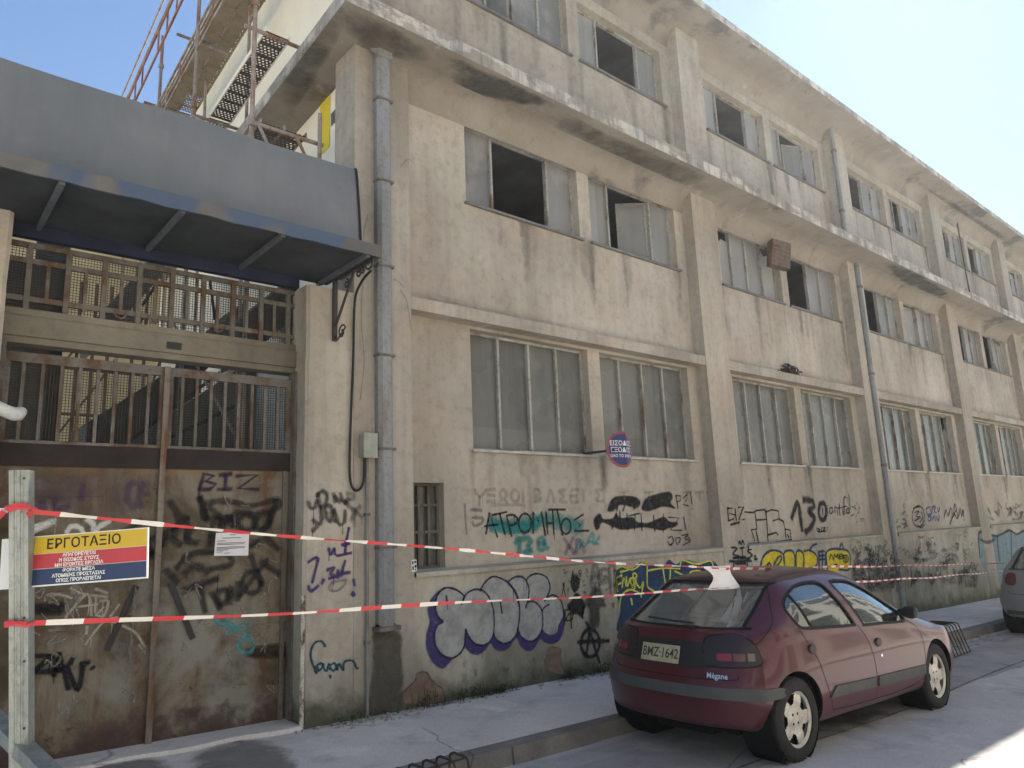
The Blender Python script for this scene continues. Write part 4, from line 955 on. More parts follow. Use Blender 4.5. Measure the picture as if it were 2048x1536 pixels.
# gate graffiti
k = K(0, 900, .414); y = GY+.01; s = Spray(y)
for st in ([(962, 192), (985, 115), (1032, 125), (992, 150), (1042, 165), (1012, 190), (962, 192)], [(1060, 122), (1118, 116)], [(1090, 118), (1086, 190)], [(1052, 191), (1118, 188)], [(1140, 126), (1242, 120), (1150, 186), (1248, 191)]): s.stroke(W(k, y, *st), .034, 0, False)
s.build([paint('spray_plum', (.04, .025, .055), .35, 1.2, .88)], lfR, 'dark plum tag reading BIZ')
s = Spray(y)
for st in ([(985, 330), (960, 215), (1000, 330)], [(1000, 340), (985, 265), (1100, 248), (1210, 270), (1330, 240), (1350, 250)], [(1060, 370), (1055, 320), (1085, 370), (1100, 320)], [(1120, 370), (1115, 330), (1140, 365), (1145, 330)], [(1330, 245), (1310, 330), (1260, 390)], [(730, 520), (720, 440), (760, 430), (770, 480), (725, 500)], [(790, 460), (800, 400), (850, 370), (900, 320)], [(810, 420), (870, 460)], [(900, 330), (905, 450)], [(930, 380), (900, 430), (950, 450)], [(1030, 330), (1010, 470)], [(600, 390), (680, 345)], [(850, 570), (930, 500), (1080, 500), (1120, 550), (1010, 575)], [(880, 680), (1050, 620)], [(965, 660), (990, 780)], [(1020, 690), (1060, 760)], [(1060, 770), (1050, 690), (1090, 680), (1095, 730), (1060, 740)], [(1110, 740), (1110, 670), (1150, 720), (1150, 640)], [(1210, 510), (1260, 650)], [(1160, 700), (1290, 530)], [(1260, 540), (1350, 600)]): s.stroke(W(k, y, *st), .045, 0)
s.stroke(eblk(k, y, (1190, 350), 38, 40), .05); s.stroke(eblk(k, y, (1265, 345), 36, 42), .05); s.stroke(eblk(k, y, (1215, 640), 45, 52), .042)
for st in ([(820, 250), (860, 330), (840, 420)], [(1120, 420), (1180, 470), (1250, 440)], [(1280, 420), (1340, 480)], [(890, 600), (940, 560), (1000, 590)], [(1010, 280), (1080, 330), (1160, 300), (1250, 330)], [(1020, 410), (1090, 440)], [(800, 580), (850, 640)], [(1300, 300), (1360, 260)]): s.stroke(W(k, y, *st), .05, 0)
s.build([K_BLKS], lfR, 'tangle of thick black tags on the right leaf')
s = Spray(y)
for st in ([(1040, 810), (1060, 840), (1100, 840)], [(1120, 800), (1090, 830), (1130, 850)], [(1180, 840), (1110, 870), (1090, 890)], [(1130, 870), (1195, 890)], [(1200, 850), (1210, 835)]): s.stroke(W(k, y, *st), .03, 0)
s.stroke(eblk(k, y, (1188, 945), 36, 36), .03)
s.build([K_TEALL], lfR, 'turquoise scribble with a ring')
s = Spray(y); rq = random.Random(77)
for q_ in range(34):
    cx, cy_ = rq.uniform(830, 1380), rq.uniform(230, 1150); s.stroke(W(k, y, *[(cx+rq.gauss(0, 22), cy_+rq.gauss(0, 26)) for _ in range(rq.randint(3, 5))]), rq.uniform(.006, .014), 0)
s.build([paint('chalky_scratch', (.30, .29, .26), .5, .9, .55)], lfR, 'thin pale scribbles on the right leaf')
s = Spray(y)
for q_ in range(40):
    cx, cy_ = rq.uniform(160, 740), rq.uniform(300, 1250); s.stroke(W(k, y, *[(cx+rq.gauss(0, 24), cy_+rq.gauss(0, 28)) for _ in range(rq.randint(3, 5))]), rq.uniform(.006, .016), 0)
s.build([MATS['chalky_scratch']], lfL, 'thin pale scribbles on the left leaf')
s = Spray(y)
s.fill(W(k, y, (1190, 870), (1260, 845), (1390, 830), (1395, 920), (1300, 940), (1230, 935)), 0, .04); s.fill(W(k, y, (1200, 960), (1390, 940), (1392, 1000), (1210, 1000)), 1, .04)
s.build([paint('bare_patch', (.26, .22, .16), .7, .8, .8, 7), paint('rust_patch', (.05, .03, .022), .4, .8, .85, 7)], lfR, 'flaked paint patch on the right leaf')
s = Spray(y)
for st in ([(148, 380), (240, 350), (265, 340)], [(150, 400), (260, 345)], [(320, 400), (345, 370), (385, 375), (400, 400)], [(420, 335), (450, 360), (455, 400)], [(530, 345), (480, 370), (455, 400)], [(148, 395), (240, 350)]): s.stroke(W(k, y, *st), .04, 0)
for st in ([(230, 700), (290, 698), (345, 716)], [(342, 665), (380, 690), (430, 700), (520, 710)], [(460, 670), (520, 690)], [(315, 808), (420, 695), (440, 800)], [(355, 760), (470, 745)], [(465, 700), (460, 790), (500, 760)], [(480, 730), (520, 730), (500, 800), (460, 795)], [(530, 805), (575, 745)], [(410, 940), (500, 830), (600, 800)], [(520, 820), (650, 880), (700, 970), (670, 940)], [(420, 850), (415, 890)]): s.stroke(W(k, y, *st), .022, 1)
s.build([K_WHITE, paint('spray_ivory', (.40, .36, .28), .4, 1.0, .8)], lfL, 'whitish letters behind and below the site sign')
s = Spray(y)
for st in ([(160, 995), (250, 1000), (170, 1070), (290, 1060)], [(160, 1070), (240, 1000)], [(260, 1090), (270, 1010), (300, 1060), (265, 1060)], [(285, 980), (330, 1155)], [(310, 1060), (350, 1010)], [(400, 1030), (375, 1160), (330, 1060)], [(390, 1035), (430, 1025)], [(445, 1050), (450, 1054)]): s.stroke(W(k, y, *st), .034, 0)
s.stroke(W(k, y, (150, 770), (290, 765)), .09, 0)
s.build([K_BLK], lfL, 'black tag low on the left leaf')
s = Spray(y)
for st in ([(660, 160), (625, 170), (615, 240), (650, 280)], [(720, 165), (680, 175), (670, 260), (690, 275)], [(700, 215), (720, 212)], [(160, 280), (210, 285), (200, 250)], [(270, 220), (265, 280), (330, 270)], [(400, 170), (390, 240)]): s.stroke(W(k, y, *st), .04, 0)
s.fill(W(k, y, (160, 180), (600, 150), (600, 270), (170, 285)), 1, .2)
s.build([K_PURS, paint('plum_haze', (.10, .065, .10), .5, 2.0, .28, 4)], lfL, 'faded purple letters under the rail')

# ================================================================== CANOPY over the gate
can = thing('gate_canopy', 'grey blue sheet metal canopy with peeling blue edge over the gate', 'canopy', (1.0, -.3, 4.1))
CX0, CX1 = -3.5, 3.36
b = MB(); prof = [(-.255, 5.235), (-.285, 5.225), (-.31, 5.10), (-.335, 4.9), (-.365, 4.62), (-.40, 4.25)]
n = 24; vv = [(CX0+(CX1+.03-CX0)*i/n, p[0]+.004*math.sin(i*1.9), p[1]+.006*math.sin(i*1.1)) for i in range(n+1) for p in prof]; L_ = len(prof)
b.add(vv, [(i*L_+j, (i+1)*L_+j, (i+1)*L_+j+1, i*L_+j+1) for i in range(n) for j in range(L_-1)])
b.build('front_sheet', SHEET, can, smooth=True)
b = MB(); b.quad((CX0, -.255, 5.234), (CX1+.03, -.255, 5.234), (CX1+.03, .1, 5.15), (CX0, .1, 5.15))
b.add([(CX1+.028, p[0], p[1]) for p in prof]+[(CX1+.028, .1, 5.15), (CX1+.028, .1, 4.2)], [(0, 1, 2, 3, 4, 5, 7, 6)]); b.build('cap_sheet', SHEET, can)
b = MB(); b.tube(spline([(CX1+.035, p[0]-.006, p[1]) for p in prof], 4), .014, 6); b.build('edge_cable', CABLE, can)
b = MB(); b.box(CX0, CX1, -.80, .26, 4.14, 4.17); b.build('ceiling', CEIL, can)
b = MB(); 
for i in range(40):
    a = CX0+(CX1-CX0)*i/40; c_ = CX0+(CX1-CX0)*(i+1)/40; d0 = .008*math.sin(i*2.3)*(i % 3 > 0); d1 = .008*math.sin((i+1)*2.3)*((i+1) % 3 > 0)
    b.add([(a, -.815, 4.115+d0), (c_, -.815, 4.115+d1), (c_, -.815, 4.23), (a, -.815, 4.23), (a, -.795, 4.115+d0), (c_, -.795, 4.115+d1), (c_, -.795, 4.23), (a, -.795, 4.23)], [(0, 1, 2, 3), (5, 4, 7, 6), (0, 4, 5, 1), (3, 2, 6, 7)])
b.box(CX1, CX1+.02, -.815, -.02, 4.115, 4.23)
b.build('front_strip', STRIP, can, fix=False)
b = MB(); b.quad((CX0, -.795, 4.231), (CX1, -.795, 4.231), (CX1, -.3, 4.25), (CX0, -.3, 4.25)); b.build('top_sheet', SHEET, can)
for i in range(9):
    x = 3.25-.82*i
    if x < CX0: break
    b = MB(); b.box(x-.018, x+.018, -.79, .2, 4.10, 4.14); b.build('rib', simple('rib_grey%d' % i if False else 'rib_grey', (.10, .11, .125), .7) if i == 0 else MATS['rib_grey'], can)
b = MB(); b.box(.02, 3.03, .2, .27, 4.03, 4.14); b.build('rear_beam', NAVY, can)
# wrought iron bracket with scrolls
def spiral(c, r0, r1, turns, a0, n=30, sgn=1):
    return [(c[0], c[1]+(r0+(r1-r0)*i/n)*math.cos(a0+sgn*turns*2*math.pi*i/n), c[2]+(r0+(r1-r0)*i/n)*math.sin(a0+sgn*turns*2*math.pi*i/n)) for i in range(n+1)]
bxp = 3.31
b = MB(); b.box(bxp-.022, bxp+.022, -.035, -.003, 3.47, 4.10); b.bar((bxp, -.04, 3.62), (bxp, -.42, 4.09), .018, .022)
b.tube([(bxp, -.03, 3.52), (bxp, -.08, 3.47)]+spiral((bxp, -.17, 3.53), .085, .015, 1.4, R(215), 34, -1)[4:], .009, 6)
b.tube(spiral((bxp, -.26, 4.0), .05, .012, 1.2, R(90), 22), .009, 6); b.tube(spiral((bxp, -.50, 4.04), .05, .012, 1.3, R(90), 22), .011, 6); b.tube(spiral((bxp, -.58, 4.05), .045, .012, 1.3, R(90), 22, -1), .011, 6)
b.tube([(bxp, -.70+.07*math.cos(R(a)), 4.09+.07*math.sin(R(a))) for a in range(180, 380, 20)], .01, 6); b.bar((bxp, -.02, 4.10), (bxp, -.79, 4.10), .02, .014)
b.build('scroll_bracket', IRON, can, smooth=True)

# ---- electrics on the pier
jb = thing('junction_box', 'pale grey electrical box on the wall left of the square downpipe', 'electrical box', (3.66, -.05, 2.43))
b = MB(); b.box(3.59, 3.73, -.10, -.003, 2.32, 2.55); b.build('box_body', simple('box_grey', (.27, .28, .235), .6), jb)
b = MB(); b.box(3.583, 3.737, -.118, -.10, 2.312, 2.558); b.build('box_lid', simple('lid_grey', (.31, .32, .27), .55), jb)
b = MB(); b.tube([(3.665, -.03, 2.32), (3.665, -.03, -.11)], .016, 8); b.build('conduit', simple('conduit_grey', (.19, .195, .19), .6, .2, .3, .3, 6), jb)
b = MB()
for z_ in (1.75, .55): b.box(3.64, 3.69, -.05, -.003, z_, z_+.03)
b.build('conduit_clip', PIPEB, jb)
b = MB(); pts = [(3.47, -.45, 4.11), (3.50, -.2, 4.06), (3.52, -.04, 3.9), (3.51, -.03, 3.3), (3.49, -.028, 2.8), (3.475, -.028, 2.3), (3.485, -.03, 2.08), (3.53, -.035, 2.0), (3.59, -.035, 2.02), (3.625, -.04, 2.12), (3.63, -.04, 2.33)]
b.tube(spline(pts, 6), .013, 8); cb = b.build('power_cable', CABLE, None, smooth=True); tag(cb, 'black cable looping down from the canopy to the electrical box', 'cable')

# ================================================================== round no-entry-to-driveway sign
sg = thing('driveway_sign', 'round blue and red no parking sign on a short arm beside a ground floor window', 'road sign', (7.2, -.25, 2.5))
SGC = Vector((7.2, -.30, 2.515)); nrm = Vector((-.30, -.954, 0)).normalized(); tx = Vector((-nrm.y, nrm.x, 0))*1
if tx.x < 0: tx = -tx
def bent(u, v_, off=0.0):
    bend = .9*max(0, u-.06)
    return SGC+tx*u+Vector((0, 0, v_))+nrm*(off)+(-nrm)*(bend if u > .06 else 0)
b = MB(); Rr = .235
def disc(b, r0, r1, off, mi):
    n = 40; m_ = 4; v = []
    for j in range(m_+1):
        r_ = r0+(r1-r0)*j/m_
        for i in range(n): v.append(bent(r_*math.cos(2*math.pi*i/n), r_*math.sin(2*math.pi*i/n), off))
    b.add(v, [(j*n+i, j*n+(i+1) % n, (j+1)*n+(i+1) % n, (j+1)*n+i) for j in range(m_) for i in range(n)], mi)
SRED = simple('sign_red', (.25, .06, .075), .5, 0, .4, .15, 12); SBLU = simple('sign_blue', (.028, .035, .13), .5, 0, .4, .15, 12)
disc(b, .002, .2, .002, 1); disc(b, .2, Rr, .002, 0); disc(b, .002, Rr, -.004, 2)
sgd = b.build('sign_disc', [SRED, SBLU, simple('sign_back', (.3, .3, .3), .6)], sg, fix=False)
b = MB()
for txt, zz_, sz in (('ΕΙΣΟΔΟΣ', .075, .085), ('ΕΞΟΔΟΣ', -.01, .085), ('ΟΛΟ ΤΟ 24ΩΡΟ', -.085, .05)):
    vs, fs = text_mesh(txt, sz, bold=.0012)
    b.add([bent(v.x, v.y+zz_, .006) for v in vs], fs)
b.build('sign_lettering', WHITE, sgd, fix=False)
b = MB(); b.bar((7.0, -.0, 2.5), (7.06, -.28, 2.5), .025, .03); b.bar((7.0, .0, 2.5), (7.0, .2, 2.5), .025, .03); b.build('sign_arm', IRON, sg)

# ================================================================== SCAFFOLD in the courtyard
scf = thing('scaffold', 'brown tube scaffold with perforated steel planks along the cream side wall', 'scaffold', (2.9, 2, 0))
def so(y): return sd[0]*y
outer = [(.60, 12.0), (3.0, 12.0), (5.2, 9.75), (7.4, 9.75), (9.6, 9.75)]
for (y_, zt) in outer:
    b = MB(); b.tube([(2.62+so(y_), y_, -.02), (2.62+so(y_), y_, zt)], .026, 8)
    for z_ in (5.9, 7.35, 9.2): b.lathe([(.026, -.03), (.042, -.03), (.042, .03), (.026, .03)], (2.62+so(y_), y_, z_), 'z', 8)
    b.build('standard', GALV, scf)
for (y_, zt) in [(.45, 6.2), (3.0, 10.2), (5.2, 9.6), (7.4, 9.6)]:
    b = MB(); b.tube([(3.33+so(y_), y_, -.02), (3.33+so(y_), y_, zt)], .024, 8); b.build('standard', GALV, scf)
# short spigot ends hanging below couplers
b = MB(); b.tube([(2.74, .62, 7.45), (2.74, .62, 9.0)], .026, 8); b.build('standard', GALV, scf)
for (z_, xa, xb, mt, y0) in ((5.9, 2.68, 3.2, PLANKA, .5), (7.33, 2.85, 3.15, PLANKA, .93), (9.22, 2.92, 3.46, PLANKB, -.2)):
    for j in range(5):
        ya = y0+j*2.2; yb = ya+2.16
        if z_ < 6 and j > 1: break
        nb = 2 if xb-xa > .4 else 1; wd = (xb-xa)/nb
        for q in range(nb):
            xa_, xb_ = xa+wd*q+.006, xa+wd*(q+1)-.006
            b = MB(); b.quad((xa_+so(ya), ya, z_), (xb_+so(ya), ya, z_), (xb_+so(yb), yb, z_), (xa_+so(yb), yb, z_))
            b.build('plank', mt, scf, fix=False)
            b = MB()
            for xe in (xa_, xb_): b.bar((xe+so(ya), ya, z_+.02), (xe+so(yb), yb, z_+.02), .014, .055)
            b.build('plank_edge', CREAM if (z_ < 8 and z_ > 6) else GALV, scf)
        b = MB(); b.tube([(2.62+so(ya), ya+.02, z_-.03), (3.4+so(ya), ya+.02, z_-.03)], .024, 8); b.build('transom', GALV, scf)
for z_ in (8.2, 8.55, 10.15, 10.5):
    for j in range(4):
        ya, yb = outer[j][0], outer[j+1][0]
        if z_ > 10: ya, yb = ya, yb
        b = MB(); b.tube([(2.62+so(ya), ya, z_), (2.62+so(yb), yb, z_)], .018, 6); b.build('guard_rail', GALV, scf)
b = MB()
for y_ in (1.5, 2.3, 3.9, 4.7, 6.0): b.tube([(2.62+so(y_), y_, 8.2), (2.62+so(y_), y_, 8.55)], .013, 6)
b.build('rail_post', GALV, scf)
RAILR = rusty('red_rail', (.36, .18, .13), (.25, .1, .06), .5, 5)
for (ya, yb) in ((1.0, 3.0), (3.0, 5.2), (5.2, 7.4), (7.4, 9.6)):
    b = MB(); zo = .9 if ya < 5 else 0
    for z_ in (9.05, 9.45): b.tube([(2.45+so(ya), ya, z_), (2.45+so(yb), yb, z_)], .018, 6)
    for t_ in (.25, .5, .75): y_ = ya+(yb-ya)*t_; b.tube([(2.45+so(y_), y_, 9.05), (2.45+so(y_), y_, 9.45)], .014, 6)
    b.build('guard_frame', RAILR, scf)
for p, q in (((2.68, .52, 5.88), (3.0, .52, 5.3)), ((3.1, .5, 5.86), (3.33, .47, 5.4)), ((2.62, .6, 5.6), (2.62+so(3), 3.0, 7.2)), ((2.62, 3.0, .4), (2.66, 5.2, 2.2)), ((2.62, .6, 2.4), (2.62, 3.0, .4)), ((2.62, .6, 2.5), (2.62, 3.0, 4.3)), ((2.62, 3.0, 4.3), (2.62, 5.2, 2.4))):
    b = MB(); b.tube([p, q], .018, 6); b.build('brace', GALV, scf)

# ================================================================== COURTYARD seen through the grilles
cy = thing('courtyard_building', 'pale yellowish building wall seen through the gate mesh behind the scaffold', 'building', (2, 9, 0))
b = MB(); b.box(.9, 4.02, 9.0, 9.3, -.1, 8.2); b.build('wall', simple('ochre_render', (.70, .57, .33), .9, 0, .1, .12, 1.2), cy)
b = MB()
for x, z_ in ((3.1, 3.2), (3.1, 5.2)): b.box(x, x+.55, 8.97, 8.995, z_, z_+.9)
b.build('window', GLASS, cy)
fr2 = thing('facade_scaffold', 'rust brown tube scaffold standing before the yellowish courtyard wall', 'scaffold', (2.6, 7.9, 0))
for i, x in enumerate((2.17, 2.42, 2.66, 2.9, 3.3)):
    b = MB(); b.tube([(x, 7.9, -.02), (x, 7.9, 6.2)], .03, 6); b.build('standard', rusty('tube_rust', (.20, .12, .085), (.13, .07, .045), .6, 5) if i == 0 else MATS['tube_rust'], fr2)
b = MB()
for z_ in (1.9, 2.75, 3.8, 4.6): b.tube([(1.9, 7.86, z_), (3.6, 7.86, z_)], .022, 6)
b.build('ledger', MATS['tube_rust'], fr2)
b = MB(); b.tube([(2.2, 7.84, 3.4), (2.9, 7.84, 4.6)], .02, 6); b.tube([(2.17, 7.84, 4.6), (2.9, 7.84, 5.8)], .02, 6); b.tube([(2.9, 7.84, 4.6), (3.5, 7.84, 5.8)], .02, 6); b.build('brace', MATS['tube_rust'], fr2)
bx = thing('site_container', 'dark steel site container just inside the gate on the left', 'container', (.35, 1.6, 0))
b = MB(); b.box(-.9, 1.02, 1.3, 3.6, 0, 2.5); 
for i in range(16): b.box(-.88+.115*i, -.83+.115*i, 1.27, 1.302, .1, 2.42)
b.build('container_body', simple('container_navy', (.028, .033, .045), .6), bx)
b = MB(); b.box(-.9, 1.08, 1.25, 3.6, 2.5, 4.2); b.box(1.0, 1.3, 2.0, 2.05, 2.62, 4.9); b.build('container_top', simple('hoarding_grey', (.11, .105, .09), .8), bx)
# concrete stair flights rising to the right
stc = thing('concrete_stair', 'dark concrete stair flights with tube handrail rising to the right behind the gate', 'stairs', (2.2, 4, 0))
SDARK = simple('stair_dark', (.125, .112, .098), .9, 0, .1, .3, 2); SGRN = simple('stair_wall_grey', (.19, .195, .16), .9, 0, .1, .3, 2)
def flight(p, q, th, y0, y1, mat):
    (ax, az), (bx_, bz_) = F(p, y0), F(q, y0)
    ex = (bx_-ax)*.35; ez = (bz_-az)*.35
    b = MB(); v = [(ax, az), (bx_+ex, bz_+ez), (bx_+ex, bz_+ez-th), (ax, az-th)]
    b.prism(v, lambda u, w_, d: (u, y0+d, w_), y1-y0); return b.build('flight', mat, stc)
flight((175, 845), (350, 735), .62, 4.0, 5.0, SDARK)
flight((150, 955), (430, 770), 1.5, 3.4, 3.6, SGRN)
flight((195, 635), (300, 520), .45, 4.2, 5.2, SDARK)
flight((395, 690), (510, 585), .5, 4.0, 5.0, SDARK)
flight((480, 640), (580, 560), .55, 2.0, 2.6, simple('stair_plank', (.09, .075, .065), .8))
b = MB()
for p, q in (((255, 885), (440, 745)), ((330, 880), (470, 812))):
    (ax, az), (bx_, bz_) = F(p, 3.3), F(q, 3.3); b.tube([(ax, 3.3, az), (bx_, 3.3, bz_)], .025, 6)
for p, q in (((285, 610), (312, 570)), ((420, 560), (430, 640))):
    (ax, az), (bx_, bz_) = F(p, 3.3), F(q, 3.3); b.tube([(ax, 3.3, az), (bx_, 3.3, bz_)], .02, 6)
b.build('handrail', IRON, stc)
b = MB(); b.box(2.4, 3.6, 3.9, 4.0, -.02, 2.55); b.build('stair_wall', SGRN, stc)

# ================================================================== SITE BARRIER (stud post, sign, tape)
PD = 2.6
def camp(p, d):
    v = CAM+(B0*((p[0]-1024)/FPX)+B1*(-(p[1]-768)/FPX)+B2)*d; return v
pt = camp((37, 940), PD); pbm = camp((37, 1530), PD-.02)
PX_, PY_ = pbm.x, pbm.y
LEAN = Vector(((pt.x-pbm.x)/(pt.z-pbm.z), (pt.y-pbm.y)/(pt.z-pbm.z), 0))
post = thing('barrier_post', 'upright galvanised metal stud post holding the site sign and tape', 'post', (PX_, PY_, gz(PX_)))
ztop = pt.z
fx = Vector((math.cos(R(-30)), math.sin(R(-30)), 0)); fy = Vector((-fx.y, fx.x, 0))   # front face direction and depth
def pp(u, v_, z_): return Vector((PX_, PY_, 0))+LEAN*(z_-pbm.z)+fx*u+fy*v_+Vector((0, 0, z_))
b = MB(); wd, dp_ = .062, .05
prof = [(-wd/2, dp_), (-wd/2, 0), (-.016, 0), (-.013, .004), (-.007, .004), (-.004, 0), (.004, 0), (.007, .004), (.013, .004), (.016, 0), (wd/2, 0), (wd/2, dp_)]
prof = prof+[(u*.94, v_+(.002 if v_ < dp_ else 0)) for u, v_ in prof[::-1]]
n = len(prof); zs = [rz(PX_), ztop]
v = [pp(u, v_, z_) for z_ in zs for u, v_ in prof]
b.add(v, [(i, (i+1) % n, (i+1) % n+n, i+n) for i in range(n)])
for i in range(n//2-1): b.quad(v[n+i], v[n+i+1], v[n+n-2-i], v[n+n-1-i])
b.build('stud', ALU, post, fix=False)
b = MB()
for z_ in (ztop-.03, 1.33, 1.18, .95): b.lathe([(.001, -.003), (.004, -.003), (.004, .001), (.001, .001)], pp(.018, -.002, z_), 'y', 10)
b.build('rivet', IRON, post)
b = MB(); a_ = camp((10, 1462), PD+.1); c_ = camp((150, 1600), PD-.25); b.bar(a_-(c_-a_)*.6, c_, .06, .045); br = b.build('foot_brace', ALU, post)
# sign behind the post
p1 = camp((62, 1068), PD+.0); p2 = camp((293, 1062), PD-.02)
ux = Vector((p2.x-p1.x, p2.y-p1.y, 0)).normalized(); nrm2 = Vector((ux.y, -ux.x, 0))
tilt = R(2.2)
zc = 1.528; SO = Vector((PX_, PY_, 0))+LEAN*(zc-pbm.z)+fy*(.054)
u_r = (Vector((p2.x, p2.y, 0))-Vector((SO.x, SO.y, 0))).length-.026
SW, SH = u_r+.09, .178
def spt(u, w_, off=0.0):
    uu = u*math.cos(tilt)-w_*math.sin(tilt); ww = u*math.sin(tilt)+w_*math.cos(tilt)
    q = SO+ux*(uu+(u_r-.09)/2)+nrm2*off; return Vector((q.x, q.y, zc+ww))
ss = thing('site_sign', 'yellow red and blue construction site warning sign in Greek on the post', 'sign', tuple(SO+Vector((0, 0, zc))))
YB = simple('sign_yellow', (.52, .36, .03), .5, 0, .35, .06, 10); RB = simple('sign_crimson', (.42, .045, .055), .5, 0, .35, .08, 10); BB = simple('sign_navy', (.02, .04, .105), .5, 0, .35, .08, 10)
SWH = simple('sign_white', (.68, .69, .66), .5, 0, .35, .04, 10)
def srect(b, u0, u1, w0, w1, off, mi=0): b.quad(spt(u0, w0, off), spt(u1, w0, off), spt(u1, w1, off), spt(u0, w1, off), mi)
b = MB(); hw, hh = SW/2, SH/2
b.add([spt(a, c, o) for o in (0, .003) for a, c in ((-hw, -hh), (hw, -hh), (hw, hh), (-hw, hh))], [(3, 2, 1, 0), (4, 5, 6, 7), (0, 1, 5, 4), (1, 2, 6, 5), (2, 3, 7, 6), (3, 0, 4, 7)])
brd = b.build('sign_board', SWH, ss)
for nm, w0, w1, mt in (('yellow_band', .29, .96, YB), ('red_band', -.30, .27, RB), ('blue_band', -.94, -.32, BB)):
    b = MB(); srect(b, -hw+.052, hw-.006, hh*w0, hh*w1, .0042); b.build(nm, mt, brd, fix=False)
def lines(name, mt, rows, cx):
    b = MB()
    for txt, w_, sz, sp_ in rows:
        vs, fs = text_mesh(txt, sz, bold=.0006, space=sp_)
        b.add([spt(v.x+cx, v.y+w_, .0058) for v in vs], fs)
    return b.build(name, mt, brd, fix=False)
cxs = .02
lines('title_lettering', simple('sign_black', (.015, .014, .012), .5), [('ΕΡΓΟΤΑΞΙΟ', hh*.62, .048, 1.05)], cxs+.015)
lines('red_lettering', SWH, [('ΑΠΑΓΟΡΕΥΕΤΑΙ', hh*.175, .0162, 1.0), ('Η ΕΙΣΟΔΟΣ ΣΤΟΥΣ', -hh*.02, .0162, 1.0), ('ΜΗ ΕΧΟΝΤΕΣ ΕΡΓΑΣΙΑ', -hh*.21, .0162, 1.0)], cxs)
lines('blue_lettering', SWH, [('ΦΟΡΑΤΕ ΜΕΣΑ', -hh*.43, .0162, 1.0), ('ΑΤΟΜΙΚΗΣ ΠΡΟΣΤΑΣΙΑΣ', -hh*.625, .0162, 1.0), ('ΟΠΩΣ ΠΡΟΒΛΕΠΕΤΑΙ', -hh*.82, .0162, 1.0)], cxs)

# tape
def _tape():
    t = NT('striped_tape', rough=.5, spec=.3)
    at = t.n('ShaderNodeAttribute', attribute_name='cover')
    fr = t.math('FRACT', t.math('MULTIPLY', at.outputs['Fac'], 4.0)); red = t.math('LESS_THAN', fr, .5)
    c = t.mix(red, (.66, .64, .60), (.50, .05, .06)); t.col(c)
    return t.mat
TAPE = _tape()
def tape_ribbon(b, pts, wd, tw=(0, 0), start=0.0, n=70, sag=0.0):
    P = [Vector(p) for p in pts]; Ls = [0]
    for i in range(1, len(P)): Ls.append(Ls[-1]+(P[i]-P[i-1]).length)
    T = Ls[-1]; rows = []
    for i in range(n+1):
        s_ = T*i/n; j = 0
        while j < len(P)-2 and s_ > Ls[j+1]: j += 1
        f_ = (s_-Ls[j])/(Ls[j+1]-Ls[j]); p = P[j].lerp(P[j+1], f_); p.z -= sag*math.sin(math.pi*f_)+.006*math.sin(s_*2.3+start)*min(1, s_)
        d = (P[j+1]-P[j]).normalized(); side = d.cross(Vector((0, 0, 1))).normalized(); up = side.cross(d)
        a = .75*math.sin(tw[0]+(tw[1]-tw[0])*1.7*i/n)+.3*math.sin(i*.37)
        w_ = (up*math.cos(a)+side*math.sin(a))*wd/2*(.78+.22*math.sin(i*.61)+.12*math.sin(i*1.9))
        rows += [(p-w_, s_+start), (p+w_, s_+start)]
    b.add([r_[0] for r_ in rows], [(2*i, 2*i+1, 2*i+3, 2*i+2) for i in range(n)], 0, [r_[1] for r_ in rows])
def far(p, w_frac): return camp(p, PD/w_frac)
def wf(px): return max(.02, (2450-px)/(2450-40.0))
ta = far((42, 1021), 1.0); tb = far((1440, 1138), wf(1440)); tc = far((2160, 1121), wf(2160))
b = MB(); tape_ribbon(b, [ta-Vector((0, 0, 0)), tb], .019, (.2, 3.6), 0, 150, .02); tape_ribbon(b, [tb, tc], .024, (.4, 2.2), (tb-ta).length, 90, .02)
b.tube([pp(u, v_, ta.z+.012*math.sin(i)) for i, (u, v_) in enumerate([(-wd/2-.004, dp_+.004), (-wd/2-.004, -.004), (wd/2+.004, -.004), (wd/2+.004, dp_+.004)])], .010, 6, closed=True)
for e0, e1, e2 in (((-wd/2-.01, -.012, ta.z), (-.07, -.03, ta.z-.05), (-.13, -.05, ta.z-.11)), ((wd/2+.002, -.012, ta.z-.005), (wd/2+.02, -.02, ta.z-.03), (wd/2+.016, -.02, ta.z-.05))):
    tape_ribbon(b, [pp(*e0), pp(*e1), pp(*e2)], .022, (.2, .8), .02, 12)
tape_ribbon(b, [pp(-.03, -.012, ta.z+.0), pp(0, -.016, ta.z+.018), pp(.032, -.012, ta.z+.02)], .022, (0, .5), .04, 8)
tape_ribbon(b, [pp(-wd/2, -.006, ta.z), pp(-.3, .05, ta.z+.012)], .02, (.2, .5), .13, 12)
o = b.build('barrier_tape', TAPE, None, fix=False, alpha=True); tag(o, 'upper red and white barrier tape tied high on the stud post', 'barrier tape', 'red and white barrier tapes')
ra = far((44, 1247), 1.0); rb = far((620, 1224), wf(620)); rc = far((1445, 1177), wf(1445)); rd_ = far((1850, 1156), wf(1850)); re_ = far((2160, 1128), wf(2160))
b = MB(); tape_ribbon(b, [ra, rb, rc, rd_, re_], .022, (.3, 5.0), .05, 200, .0)
b.tube([pp(u, v_, ra.z+.008*math.sin(i*2)) for i, (u, v_) in enumerate([(-wd/2-.004, dp_+.004), (-wd/2-.004, -.004), (wd/2+.004, -.004), (wd/2+.004, dp_+.004)])], .009, 6, closed=True)
tape_ribbon(b, [pp(-wd/2-.01, -.012, ra.z), pp(-.01, -.014, ra.z+.006), pp(wd/2, -.012, ra.z+.004)], .022, (0, .6), .02, 10)
